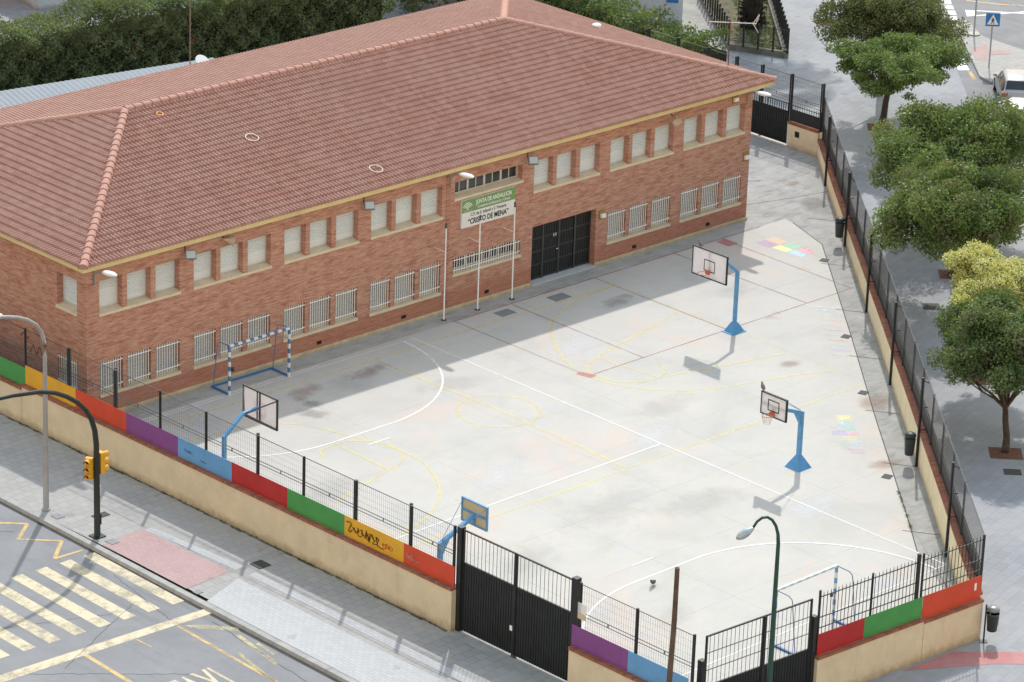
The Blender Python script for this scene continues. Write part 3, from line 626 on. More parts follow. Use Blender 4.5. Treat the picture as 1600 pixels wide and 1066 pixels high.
# wide bay windows over the entrance hall
def bay(h, grille, name):
    a, b, z0, z1 = h; sill(PF, a, b, z0, [(a, b)])
    f = MB(); zb = z0 + .09; d = FY + DEP
    f.box(a, b, d - .06, d, zb, zb + .05); f.box(a, b, d - .06, d, z1 - .05, z1)
    xs = [a + .04 + (b - a - .08) * k / 4 for k in range(5)]
    for k, x in enumerate(xs): f.box(x - .05, x + .05, d - .063, d, zb + .05, z1 - .05)
    for k in range(4): xm = (xs[k] + xs[k + 1]) / 2; f.box(xm - .02, xm + .02, d - .05, d, zb + .05, z1 - .05)
    fr = f.build('window', M['alu'], school, True)
    gl = MB(); gl.quad((a, d - .02, zb), (b, d - .02, zb), (b, d - .02, z1), (a, d - .02, z1)); gl.build('pane', M['glass'], fr, True)
    if grille:
        g = MB()
        for k in range(27): x = a + .06 + (b - a - .2) * k / 26; g.tube([(x, FY - .03, z0 + .03), (x, FY - .03, z1 + .02)], .014, 5)
        for z in (z0 + .17, z1 - .08): g.tube([(a, FY - .03, z), (b - .08, FY - .03, z), (b - .02, FY + .0, z), (b - .015, FY + .12, z)], .019, 6)
        g.build('grille', M['white'], fr, True)
bay(CW, False, 'up'); bay(CL, True, 'low')
# entrance door: black barred folding doors
dm = MB(); a, b, _, z1 = DOOR; d = FY + .36
dm.box(a, b, d, d + .04, .05, z1); door = dm.build('door', M['black'], school, True)
bars = MB()
for k in range(37): x = a + .06 + (b - a - .12) * k / 36; bars.box(x - .010, x + .010, d - .05, d - .03, .08, z1 - .02)
for z in (.12, .72, 1.3, 1.88, 2.5): bars.box(a, b, d - .035, d - .005, z - .03, z + .03)
for k in range(5): x = a + (b - a) * k / 4; bars.box(max(a, x - .04), min(b, x + .04), d - .07, d - .02, .06, z1)
bars.build('door_bars', M['blackwire'], door, True)
hn = MB(); hn.box(17.42, 17.47, d - .085, d - .07, 1.78, 1.92); hn.box(17.54, 17.59, d - .085, d - .07, 1.78, 1.92); hn.box(17.62, 17.74, d - .085, d - .07, 1.16, 1.2); hn.build('handle', M['alu'], door, True)
st = MB(); st.box(a, b, FY - .10, FY + .36, .006, .06); st.build('doorstep', m_plain('doorstep_stone', (.52, .53, .55), .7, .1, 3), school, True)
for x in (-.4, 4.1, 8.62, 13.24, 21.95, 26.53):
    v = MB(); v.box(x, x + .24, FY - .012, FY + .02, .28, .42); v.build('air_vent', M['dark'], school, True)
# roof: real rows of clay tiles on four hipped slopes
OX0, OX1, OY0, OZ = -7.75, 30.02, .92, 6.37; DY, D1, D2, RZ_ = 8.55, 8.63, 8.37, 8.59
def slope(mb, P0, e, n, L, k1, k2, D, rise, row=.355, col=.175):
    P0 = Vector(P0); e = Vector(e); n = Vector(n); nr = int(round(D / row)); dt = D / nr; nc = int(L / col); base = .03
    ph = [0, .10, .28, .50, .68, .80]; hh = [0, .046, .076, .070, .034, -.004]
    S = [(i + p) * L / nc for i in range(nc) for p in ph] + [L]; H = hh * nc + [0]
    sl = rise / D; N = len(S)
    for r in range(nr):
        t0 = r * dt - (.06 if r == 0 else 0); t1 = (r + 1) * dt + .02
        lo, hi = max(0, t0) * k1, L - max(0, t0) * k2
        i0 = max(0, int(lo / L * nc) * 6 - 6); i1 = min(N, int(hi / L * nc) * 6 + 14)
        idx = [i for i in range(i0, i1)]
        rows = []
        for t, lift, hs in ((t0 + .004, -.012, .3), (t0, .046, 1.0), (t1, .004, .75)):
            tt = max(t, 0); a, b = tt * k1, L - tt * k2; line = []
            for i in idx:
                s_ = min(max(S[i], a), b); q = P0 + e * s_ + n * t; line.append((q.x, q.y, P0.z + t * sl + base + lift + H[i] * hs))
            rows.append(line)
        m = len(idx); vs = rows[0] + rows[1] + rows[2]; fs = []
        for j in range(m - 1):
            if abs(vs[m + j][0] - vs[m + j + 1][0]) + abs(vs[m + j][1] - vs[m + j + 1][1]) < 1e-6: continue
            fs += [(j, j + 1, m + j + 1, m + j), (m + j, m + j + 1, 2 * m + j + 1, 2 * m + j)]
        mb.add(vs, fs)
rf = MB(); LX = OX1 - OX0; LY = 2 * DY; rise = RZ_ - OZ
slope(rf, (OX0, OY0, OZ), (1, 0, 0), (0, 1, 0), LX, D1 / DY, D2 / DY, DY, rise)
slope(rf, (OX1, OY0 + LY, OZ), (-1, 0, 0), (0, -1, 0), LX, D2 / DY, D1 / DY, DY, rise)
slope(rf, (OX0, OY0 + LY, OZ), (0, -1, 0), (1, 0, 0), LY, DY / D1, DY / D1, D1, rise)
slope(rf, (OX1, OY0, OZ), (0, 1, 0), (-1, 0, 0), LY, DY / D2, DY / D2, D2, rise)
roof = rf.build('roof', M['tile'], school, True)
def caps(name, a, b, step=.44):
    a = Vector(a); b = Vector(b); n = max(1, round((b - a).length / step)); d = (b - a) / n; t = d.normalized(); u = t.cross(Vector((0, 0, 1))).normalized(); v = u.cross(t)
    mb = MB()
    for i in range(n):
        p0 = a + d * i - t * .03; p1 = a + d * (i + 1); vs = []
        for p, r in ((p0, .158), (p0, .185), (p1, .150)):
            for j in range(9): an = PI * j / 8 * 1.16 - .08 * PI; vs.append(p + u * (r * math.cos(an)) + v * (r * math.sin(an) * .95 - .02))
        fs = [(q * 9 + j, q * 9 + j + 1, (q + 1) * 9 + j + 1, (q + 1) * 9 + j) for q in (0, 1) for j in range(8)]
        mb.add(vs, fs)
        if i == 0: mb.add(vs[9:18], [tuple(range(9))])
    return mb.build(name, M['captile'], roof, True)
def m_cap():
    t = NT('ridge_cap_tile'); v = t.coord(world=True); f = t.noise(v, 1.6, 6, .7)
    col = t.ramp(f, [(.3, (.41, .22, .182)), (.7, (.50, .295, .248))])
    g = t.noise(v, 5, 6, .7); col = t.mix(t.ramp(g, [(.6, (0, 0, 0)), (.76, (.6, .6, .6))]), col, (.30, .19, .14)); return t.fin(col, .75)
M['captile'] = m_cap()
zc = .07; RA = (OX0 + D1, OY0 + DY, RZ_ + zc); RB = (OX1 - D2, OY0 + DY, RZ_ + zc)
caps('ridge_cap', RA, RB); caps('hip_cap', (OX0, OY0, OZ + zc), RA); caps('hip_cap', (OX1, OY0, OZ + zc), RB); caps('hip_cap', (OX0, OY0 + LY, OZ + zc), RA); caps('hip_cap', (OX1, OY0 + LY, OZ + zc), RB)
fa = MB(); z0, z1 = 6.185, 6.375; t_ = .05
fa.box(OX0 + .02, OX1 - .02, OY0 + .02, OY0 + .02 + t_, z0, z1); fa.box(OX0 + .02, OX0 + .02 + t_, OY0 + .02 + t_, OY0 + LY - .02, z0, z1); fa.box(OX1 - .02 - t_, OX1 - .02, OY0 + .02 + t_, OY0 + LY - .02, z0, z1)
fa.box(OX0 + .07, OX1 - .07, OY0 + .07, OY0 + LY - .07, z0 + .012, z0 + .05)
fa.box(OX0 - .01, OX1 + .01, OY0 - .012, OY0 + .02, z1 - .075, z1 + .0); fa.box(OX0 - .012, OX0 + .02, OY0 + .022, OY0 + LY, z1 - .075, z1 + .0)
fa.build('eaves_board', M['fascia'], school, True)
gr = MB()
for pts in ([(4.9, 1.4), (4.7, 1.75), (4.5, 1.4), (4.3, 1.8), (4.1, 1.45)], [(5.5, 1.9), (5.3, 2.1), (5.2, 1.8), (5.0, 2.0)], [(4.2, 2.05), (4.0, 2.25), (3.9, 1.9)]):
    gr.tube([(FX0 - .006, y, z + .35) for y, z in pts], .014, 4)
gr.build('graffiti', M['tagblack'], school, True)

# sign with the school's name over the entrance
sg = thing('school_sign', 'green and white school name sign on the brick facade over the entrance hall', 'sign', (13.24, FY, 3.48))
s = MB(); s.box(11.74, 14.74, FY - .09, FY - .005, 3.48, 4.68); s.build('sign_board', M['signwhite'], sg, True)
s = MB(); s.box(11.745, 14.735, FY - .094, FY - .0905, 4.135, 4.675); s.build('green_band', M['signgreen'], sg, True)
VR = Matrix.Rotation(PI / 2, 4, 'X')
def stext(body, x, z, size, m, sx=1, sy=1, bold=.004, align='CENTER'):
    return text_mesh('lettering', body, size, m, sg, Matrix.Translation((x - 13.24, -.097, z - 3.48)) @ VR, sx, sy, align, bold, .001)
stext('JUNTA DE ANDALUCIA', 13.53, 4.40, .245, M['signwhite'], .78, 1.02, .008)
stext('Consejería de Educación y Ciencia', 13.53, 4.215, .165, M['signwhite'], .80, 1, .003)
stext('JUNTA DE ANDALUCIA', 12.08, 4.175, .055, M['signwhite'], .8, 1, .0)
stext('C.P. de E. Infantil y E. Primaria', 13.24, 3.93, .20, M['ink'], .82, 1, .001)
stext('“CRISTO DE MENA”', 13.24, 3.60, .30, M['ink'], .86, 1.08, .007)
em = MB()
for r0, r1 in ((.10, .135), (.17, .215), (.25, .29)):
    n = 16; vs = []
    for i in range(n + 1):
        an = R(25 + 130 * i / n); vs += [(12.06 + r0 * math.cos(an), FY - .097, 4.27 + r0 * math.sin(an)), (12.06 + r1 * math.cos(an), FY - .097, 4.27 + r1 * math.sin(an))]
    em.add(vs, [(2 * i, 2 * i + 1, 2 * i + 3, 2 * i + 2) for i in range(n)])
em.box(12.03, 12.09, FY - .098, FY - .0945, 4.24, 4.36); em.build('emblem', M['signwhite'], sg, True)

# wall fittings
def wall_lamp(x, label, side=1):
    t = thing('wall_lamp', label, 'lamp', (x, FY, 5.75), 0, 'white street lamp heads on the school facade')
    m = MB(); m.tube([(0, -.03, -.35), (0, -.03, .30)], .022, 6); m.tube([(0, -.06, -.3), (-.01, -.10, .05), (0, -.25, .25), (.02, -.62, .36)], .02, 6); m.build('arm', M['steel'], t)
    h = MB(); n = 10; rings = []
    for i, (yy, r, zz) in enumerate(((-.55, .05, .36), (-.66, .11, .38), (-.85, .15, .40), (-1.10, .145, .42), (-1.30, .09, .43), (-1.36, .03, .43))):
        rings.append([(r * math.cos(2 * PI * j / n) * 1.15, yy, zz + r * .62 * math.sin(2 * PI * j / n)) for j in range(n)])
    h.add([q for g in rings for q in g], [(i * n + j, i * n + (j + 1) % n, (i + 1) * n + (j + 1) % n, (i + 1) * n + j) for i in range(5) for j in range(n)]); h.add(rings[-1], [tuple(range(n))])
    h.build('lamp_head', M['lampwhite'], t, smooth=True)
wall_lamp(-6.93, 'white lamp head at the corner of the brick facade, nearest the street'); wall_lamp(11.12, 'white lamp head above the school name sign'); wall_lamp(28.75, 'white lamp head at the far corner of the facade by the black side gate')
def floodlight(x, label):
    t = thing('floodlight', label, 'floodlight', (x, FY, 5.78), 0, 'floodlights under the eaves')
    m = MB(); m.tube([(0, -.02, .22), (0, -.02, -.02), (0, -.2, -.06)], .02, 6); m.build('bracket', M['blackwire'], t)
    m = MB(); m.box(-.20, .20, -.07, .07, -.17, .17); m.xf(Matrix.Translation((0, -.36, -.06)) @ Matrix.Rotation(R(-32), 4, 'Z') @ Matrix.Rotation(R(-38), 4, 'X')); m.build('housing', M['bingrey'], t)
    m = MB(); m.box(-.17, .17, -.078, -.071, -.14, .14); m.xf(Matrix.Translation((0, -.36, -.06)) @ Matrix.Rotation(R(-32), 4, 'Z') @ Matrix.Rotation(R(-38), 4, 'X')); m.build('lens', m_plain('flood_glass', (.50, .58, .60), .15, .05), t)
floodlight(-2.6, 'square floodlight on the brick between the first two shuttered window groups'); floodlight(6.45, 'square floodlight left of the fourth upper window group'); floodlight(15.45, 'square floodlight right of the bay window over the entrance')
def horn(x, label, dx):
    Q = Vector(dx).normalized().to_track_quat('Z', 'Y').to_matrix().to_4x4()
    t = thing('horn_loudspeaker', label, 'loudspeaker', (x, FY, 5.86), 0, 'horn loudspeakers under the eaves')
    m = MB(); m.lathe([(.04, 0), (.05, .12), (.07, .2), (.12, .3), (.21, .42), (.22, .43), (.2, .42)], n=14); m.xf(Matrix.Translation((-.12 if dx[0] > 0 else .12, -.16, .06)) @ Q); m.build('horn', m_plain('horn_beige', (.56, .47, .36), .5, .06, 4), t, smooth=True)
    m = MB(); m.tube([(0, 0, .1), (0, -.16, .02)], .02, 6); m.build('bracket', M['blackwire'], t)
horn(-.75, 'beige horn loudspeaker over the second window group', (.75, -.35, -.2)); horn(23.95, 'beige horn loudspeaker between the last two upper window groups', (-.45, -.75, -.45))
def alarm(x, z, label):
    t = thing('alarm_box', label, 'alarm box', (x, FY, z), 0, 'alarm boxes on the facade')
    m = MB(); m.box(-.15, .15, -.05, -.002, -.2, .2); m.build('back_plate', M['bronze'], t)
    m = MB(); m.box(-.12, .12, -.16, -.05, -.10, .06); m.build('siren_cover', M['white'], t)
alarm(19.98, 2.27, 'white and bronze alarm box right of the black entrance door'); alarm(28.86, 3.02, 'white and bronze alarm box near the far corner of the facade'); alarm(27.95, 5.86, 'beige alarm box under the eaves above the last window group')
for x, h, label in ((10.36, 3.98, 'bare white flag pole left of the school sign'), (12.25, 3.9, 'bare white flag pole in front of the school sign'), (14.2, 4.05, 'bare white flag pole at the right edge of the school sign')):
    t = thing('flag_pole', label, 'flag pole', (x, .72, 0), 0, 'white flag poles before the facade')
    m = MB(); m.tube([(0, 0, 0), (0, 0, h)], .030, 8); m.build('pole', M['white'], t, smooth=True)
    m = MB(); m.lathe([(.02, h), (.06, h + .03), (.03, h + .10), (.055, h + .15), (.02, h + .24)], n=8); m.build('finial', M['blackwire'], t)
    m = MB(); m.tube([(0, 0, 2.95), (0, .65, 2.98)], .016, 6); m.build('wall_bracket', M['white'], t)
    m = MB(); m.lathe([(.12, 0), (.12, .02), (.05, .03)], n=10); m.build('foot_plate', M['grate'], t)

# things on the roof
def rz_at(x, y): return OZ + min((y - OY0), DY) * rise / DY + .09
for x, y, r, m, l in ((4.35, 5.75, .27, M['ring'], 'pale thin hoop lying on the left part of the tile roof'), (7.6, 1.95 , .27, M['ring'], 'pale thin hoop lying low on the middle of the tile roof'), (1.95, 8.6, .13, M['ringor'], 'small orange ring lying near the ridge of the tile roof')):
    n = 22; z = rz_at(x, y); sl = math.atan(rise / DY)
    b = MB(); pts = [(r * math.cos(2 * PI * i / n), r * math.sin(2 * PI * i / n), 0) for i in range(n + 1)]; b.tube(pts, .022, 6, False); b.xf(Matrix.Rotation(sl, 4, 'X'))
    o = b.build('hoop_ring', m); o.location = (x, y, z + .05); tag(o, l, 'hoop', 'hoops lost on the roof' if m is M['ring'] else None)
vt = MB(); vt.lathe([(.17, 0), (.17, .22), (.22, .24), (.20, .32), (.08, .37)], n=12); o = vt.build('roof_vent', M['lampwhite']); o.location = (28.0, 10.0, 6.85); tag(o, 'small white dome vent on the right slope of the tile roof', 'roof vent')
t = thing('tv_antenna', 'rooftop TV antenna with a long white boom on a rusty mast', 'antenna', (29.2, 3.0, 6.5))
m = MB(); m.tube([(0, 0, 0), (0, 0, 2.3)], .025, 6); m.build('mast', m_plain('rusty_mast', (.17, .085, .06), .8), t)
b0 = Vector((-.55, .75, 2.15)); b1 = Vector((.75, -.85, 2.2)); dd = (b1 - b0).normalized(); pp = Vector((dd.y, -dd.x, 0))
m = MB(); m.tube([b0, b1], .018, 6)
for k in range(7):
    c = b0 + (b1 - b0) * (k / 6.5); hl = .12 + .02 * k; m.tube([c - pp * hl - Vector((0, 0, hl * .5)), c + pp * hl + Vector((0, 0, hl * .5))], .011, 5)
for sg_ in (-1, 1): m.tube([b1 - dd * .15, b1 + Vector((.1, -.05, .42 * sg_))], .014, 5); m.tube([b1 - dd * .05 + pp * .25 * sg_, b1 + Vector((.1, -.05, .3)) + pp * .25 * sg_], .012, 5)
m.build('boom', M['lampwhite'], t)
# ------------------------------------------------------------------ perimeter walls
def wall_run(label, pts, z0, z1, th, side, m, cop=True, cap=.30):
    a, b = pts; x = (a[0] + b[0]) / 2; y = (a[1] + b[1]) / 2
    t = thing('perimeter_wall', label, 'wall', (x, y, 0))
    mb = MB(); mb.obox(a, b, th * side, z0, z1 - .10); fix_normals(mb.build('wall_body', m, t, True))
    c = MB(); c.obox(a, b, (th + .08) * side, z1 - .10, z1, -.04 * side); fix_normals(c.build('brick_coping', M['coping'], t, True))
    return t
LW = lambda y: (lx(y), y)
CZ = 1.60
w1 = wall_run('long cream rendered street wall under the row of coloured panels', (LW(2.78), LW(-20.62)), -.15, CZ, .30, 1, M['cream'])
w0 = wall_run('lower far end of the cream street wall under the green panel', (LW(16), LW(2.80)), -.15, CZ - .13, .30, 1, M['cream'])
w2 = wall_run('short cream wall between the two black gates', (LW(-26.1), LW(-31.35)), -.15, CZ - .08, .30, 1, M['cream'])
FP = lambda x: (x, fy(x))
w3 = wall_run('cream front wall beside the corner gate under dark red and green panels', (FP(-3.35), FP(1.53)), -.15, CZ - .02, .30, 1, M['cream'])
w4 = wall_run('cream front wall at the corner under the orange red panel', (FP(1.55), FP(4.36)), -.15, CZ - .12, .30, 1, M['cream'])
# right wall, coping climbs slightly towards the street corner
t = thing('perimeter_wall', 'long cream wall with brick coping along the right side of the schoolyard', 'wall', (18, -14, 0))
rw = MB(); rc = MB(); prof = [(-6.6, .88), (0, .9), (5, .96), (12.5, 1.14), (18, 1.26), (25, 1.36), (43.55, 1.44)]
def cz(s):
    for (a, za), (b, zb) in zip(prof[:-1], prof[1:]):
        if s <= b: return za + (zb - za) * (s - a) / (b - a)
    return prof[-1][1]
for (a, za), (b, zb) in zip(prof[:-1], prof[1:]):
    for mb, o0, o1, dz0, dz1 in ((rw, 0, .25, None, -.09), (rc, -.025, .275, -.09, 0)):
        q = []
        for s_, z in ((a, za), (b, zb)):
            zl = -.15 if dz0 is None else z + dz0
            for o in (o0, o1): q += [(*wl(s_, o), zl), (*wl(s_, o), z + dz1)]
        mb.add(q, [(0, 4, 5, 1), (2, 3, 7, 6), (1, 5, 7, 3), (0, 2, 6, 4), (0, 1, 3, 2), (4, 6, 7, 5)])
rw.build('wall_body', M['creamin'], t, True); rc.build('brick_coping', M['coping'], t, True)
CX = 38.2
t = thing('perimeter_wall', 'short cream wall with a dark hatch beside the black side gate', 'wall', (CX, 6.3, 0))
m = MB(); m.box(CX, CX + .3, 5.3, 7.2, -.1, 1.16); m.build('wall_body', M['creamin'], t, True); m = MB(); m.box(CX - .03, CX + .33, 5.33, 7.23, 1.16, 1.26); m.build('brick_coping', M['coping'], t, True)
m = MB(); m.box(CX - .012, CX + .05, 6.45, 6.72, .62, .90); m.build('meter_hatch', M['dark'], t, True)

# coloured metal panels fixed on the copings
def panel(label, a, b, z0, z1, m, part=None):
    x = (a[0] + b[0]) / 2; y = (a[1] + b[1]) / 2
    t = thing('metal_panel', label, 'panel', (x, y, z0), 0, 'coloured metal panels on the street wall')
    mb = MB(); mb.obox(a, b, .012, z0, z1); fix_normals(mb.build('sheet', m, t, True))
    fr = MB(); d = (Vector((*b, 0)) - Vector((*a, 0))).normalized(); n = Vector((-d.y, d.x, 0))
    for k in range(4):
        q = Vector((*a, 0)) + d * (.1 + k * ((Vector((*b, 0)) - Vector((*a, 0))).length - .2) / 3) + n * .03; fr.box(q.x - .02, q.x + .02, q.y - .02, q.y + .02, z0 - .02, z1 - .03)
    fr.build('back_strut', M['blackwire'], t, True); return t
PB = [2.70, -.34, -3.30, -6.24, -9.21, -12.19, -15.15, -18.13, -20.60]
PO = .12; LPt = lambda y: (lx(y, PO), y)
pan = []
specs = [('c_yellow', 'plain yellow metal panel over the street wall behind the grey lamp post'), ('c_red', 'plain orange red metal panel between the yellow and purple panels near the lamp'), ('c_purple', 'long purple metal panel between orange red and light blue panels'), ('c_blue', 'light blue metal panel with faint scribbles beside the purple panel'), ('c_darkred', 'dark red metal panel beside the light blue panel on the street wall'), ('c_green', 'green metal panel in the middle of the street wall beside the graffiti panel'), ('c_yellow', 'yellow metal panel with a black graffiti tag'), ('c_red', 'orange red metal panel with pale scribble left of the big black gate')]
for k, (c, l) in enumerate(specs): pan.append(panel(l, LPt(PB[k] - .004), LPt(PB[k + 1] + .004), CZ + .012, CZ + .76, M[c]))
panel('green metal panel at the far left end of the street wall', LPt(5.7), LPt(2.71), CZ - .11, CZ + .64, M['c_green'])
panel('orange metal panel beyond the green one at the left end', LPt(8.7), LPt(5.71), CZ - .11, CZ + .64, M['c_red'])
panel('purple metal panel right of the big black gate', LPt(-26.08), LPt(-28.58), CZ - .07, CZ + .68, M['c_purple'])
panel('light blue metal panel behind the wooden post', LPt(-28.59), LPt(-31.2), CZ - .07, CZ + .68, M['c_blue'])
FPt = lambda x: (x, fy(x, .10))
panel('dark red metal panel on the front wall right of the corner gate', FPt(-3.3), FPt(-1.2), CZ - .01, CZ + .74, M['c_darkred']); panel('green metal panel in the middle of the front wall', FPt(-1.19), FPt(1.5), CZ - .01, CZ + .74, M['c_green'])
p_last = panel('orange red metal panel at the street corner with a small white sticker', FPt(1.52), FPt(4.3), CZ - .11, CZ + .74, M['c_red'])
m = MB(); q = FPt(4.02); m.box(q[0] - .05, q[0] + .06, q[1] - .006, q[1] - .002, 1.86, 2.12); m.build('sticker', M['white'], p_last, True)
# graffiti tags: each a drawn line on its panel
def scribble(parent, y0, zc, pts, r, m):
    b = MB(); b.tube([(lx(y0 - u, PO) - .014, y0 - u, zc + v) for u, v in pts], r, 4, True); b.build('graffiti_tag', m, parent, True)
def loops(n, w, h, seed):
    r = random.Random(seed); out = []; N = n * 9
    for i in range(N + 1):
        a = i / 9 * 2 * PI; k = 1 + .5 * math.sin(i * .7 + seed)
        out.append((w * i / N + .07 * math.cos(a) * k, h * math.sin(a) * (.55 + .35 * math.sin(i * .31 + seed)) + r.uniform(-.015, .015)))
    return out
scribble(pan[6], -15.25, 2.02, [(0, .13), (.12, .17), (.28, .15), (.2, .02), (.12, -.16), (.2, -.2), (.3, -.08)], .016, M['tagblack'])
scribble(pan[6], -15.6, 1.99, loops(4, .8, .2, 3), .013, M['tagblack']); scribble(pan[6], -16.25, 1.98, [(0, .18), (.1, .0), (.18, -.2), (.16, .0), (.3, .14), (.42, -.05), (.34, -.2), (.55, -.16), (.65, .05), (.5, .12), (.6, -.2), (.9, -.22)], .016, M['tagblack'])
scribble(pan[6], -15.5, 2.0, [(0, .1), (.25, -.12), (.5, .1), (.7, -.15), (.95, .12), (1.2, -.1), (1.35, .08)], .01, M['tagblack'])
scribble(pan[6], -17.1, 1.92, loops(3, .45, .12, 5), .010, M['tagred']); scribble(pan[6], -17.1, 1.93, [(0, 0), (.2, .08), (.5, .02)], .009, M['tagred'])
scribble(pan[7], -18.25, 1.95, loops(3, .35, .13, 8), .010, M['taggrey']); scribble(pan[7], -18.75, 1.86, [(0, -.04), (.1, .05), (.18, .06)], .012, M['taggrey'])
scribble(pan[3], -6.6, 1.98, loops(3, .4, .07, 2), .009, M['tagblue']); scribble(pan[3], -7.5, 1.85, loops(2, .3, .05, 4), .008, M['tagblue'])

M['railglint'] = m_plain('rail_painted_glint', (.30, .31, .32), .35, .15, 3, .6)  # paler than the black fence: sun glint on the top rail put into its colour
# mesh fences
def mesh_panel(parent, a, b, z0, z1, vert=.10, hor=.2, rv=.0042, frame=.022, mid=None, name='mesh_panel', m=None, rail=None):
    A = Vector((*a, 0)); B = Vector((*b, 0)); L = (B - A).length; d = (B - A) / L; mb = MB(); n = max(2, int(L / vert))
    def P(s_, z): q = A + d * s_; return (q.x, q.y, z)
    for i in range(n + 1): mb.tube([P(L * i / n, z0), P(L * i / n, z1)], rv, 3, False)
    k = max(1, int((z1 - z0) / hor))
    for i in range(1, k): z = z0 + (z1 - z0) * i / k; mb.tube([P(0, z), P(L, z)], rv * .7, 3, False)
    for z in (([] if rail else [z1]) + ([z0] if mid is None else [z0, *mid])): mb.bar(P(0, z), P(L, z), frame)
    if rail:
        k_ = MB(); k_.tube([P(-.03, z1), P(L + .03, z1)], .022, 8); k_.build('top_rail', rail, parent, True, True)
    for s_ in (0, L): mb.bar(P(s_, z0), P(s_, z1), frame)
    if mid: mb.bar(P(L / 2, mid[0]), P(L / 2, mid[1]), frame * 1.3)
    return mb.build(name, m or M['blackwire'], parent, True)
def posts(parent, pl, z0, z1, w, name='fence_post', m=None):
    for x, y, ww in pl: b = MB(); b.box(x - ww / 2, x + ww / 2, y - ww / 2, y + ww / 2, z0, z1); b.build(name, m or M['black'], parent, True)
FO = .19; FT = 3.77
lf = thing('mesh_fence', 'black wire mesh fence standing behind the coloured panels along the street', 'fence', (lx(-8, FO), -8, CZ))
PY = [10.7, 8.0, 5.4, 2.74, .12, -2.61, -5.17, -7.73, -10.55, -12.96, -15.62, -18.4, -20.5]
for i, y in enumerate(PY):
    posts(lf, [(lx(y, FO), y, .11 if i in (4, 5, 10) else .07)], CZ - .2 if y < 2.7 else CZ - .3, FT + .03, 0)
    if i in (5, 8, 11): posts(lf, [(lx(y, FO + .12), y + (.16 if i > 5 else .14), .085)], 0.0, FT + .03, 0)
for a, b in zip(PY[:-1], PY[1:]): mesh_panel(lf, (lx(a - .06, FO), a - .06), (lx(b + .06, FO), b + .06), CZ + .1, FT, .10, .22, mid=(2.86, 2.74))
rf2 = thing('mesh_fence', 'short black wire mesh fence between the two black gates', 'fence', (lx(-29, FO), -29, CZ))
PY2 = [-26.35, -28.85, -31.3]
for y in PY2: posts(rf2, [(lx(y, FO), y, .07)], CZ - .2, FT + .06, 0)
for a, b in zip(PY2[:-1], PY2[1:]): mesh_panel(rf2, (lx(a - .06, FO), a - .06), (lx(b + .06, FO), b + .06), CZ, FT, .10, .22, mid=(2.80, 2.68))
t = thing('notice_plate', 'small white and tan notice on the fence beside the big gate', 'sign', (lx(-26.5, FO - .06), -26.5, 2.6)); m = MB(); m.box(-.012, 0, -.19, .19, .2, .55); m.build('plate', M['board'], t); m = MB(); m.box(-.012, 0, -.19, .19, -.02, .19); m.build('tan_plate', M['boardtan'], t)
# front picket fence
pf = thing('picket_fence', 'black picket fence with pointed bars on the front wall', 'fence', (.5, fy(.5, .19), CZ))
FQ = lambda x, o=.17: (x, fy(x, o))
for a, b in ((-3.25, 1.25), (1.5, 4.32)):
    n = int((b - a) / .165); mb = MB(); d = .02
    for i in range(n + 1):
        x = a + (b - a) * i / n; q = FQ(x); mb.tube([(q[0], q[1], CZ - .05), (q[0], q[1], FT - .06), (q[0], q[1], FT + .02)], [.013, .013, .004], 5)
    for z in (FT - .14, 2.9, 2.52): mb.bar((*FQ(a), z), (*FQ(b), z), .03)
    mb.build('picket_panel', M['black'], pf, True)
for x, h, ww in ((-3.25, FT + .1, .06), (-.87, FT + .06, .05), (1.25, FT + .16, .10), (1.47, FT + .12, .06), (4.32, FT + .02, .05)):
    posts(pf, [(*FQ(x), ww)], CZ - .1, h, 0)
# right fence with dark sheet backs, mesh above and tall inner poles
rg = thing('mesh_fence', 'long dark mesh fence with sheet panels on the coping of the right wall', 'fence', (*wl(18, .27), 1.2))
ss = [-6.5 + 2.667 * k for k in range(19)]; ss[-1] = 43.3
for i, s_ in enumerate(ss):
    x, y = wl(s_, .215); posts(rg, [(x, y, .055)], cz(s_) - .05, cz(s_) + 2.02, 0)
for a, b in zip(ss[:-1], ss[1:]):
    za = (cz(a) + cz(b)) / 2
    mesh_panel(rg, wl(a + .03, .215), wl(b - .03, .215), za + .72, za + 1.98, .085, .11, .0045, .024, rail=M['railglint'])
    mb = MB(); mb.obox(wl(a + .02, .235), wl(b - .02, .235), .01, za + .01, za + .78); mb.build('sheet_panel', M['backsheet'], rg, True)
    mesh_panel(rg, wl(a + .03, .22), wl(b - .03, .22), za + .02, za + .70, .3, 1, .008, .02, name='sheet_frame')
ps = [-2.4 + 8 * k for k in range(6)]
for k, s_ in enumerate(ps):
    x, y = wl(s_, -.055); b = MB(); h = 3.32 + .06 * k; b.tube([(x, y, 0), (x, y, h)], .052, 8); x2, y2 = wl(s_ - .05, .215)
    for z in (h - .12, h - 1.2, h - 2.1): 
        if z > cz(s_): b.bar((x, y, z), (x2, y2, min(z, cz(s_) + 1.95)), .03)
    b.build('fence_pole', M['black'], rg, True)
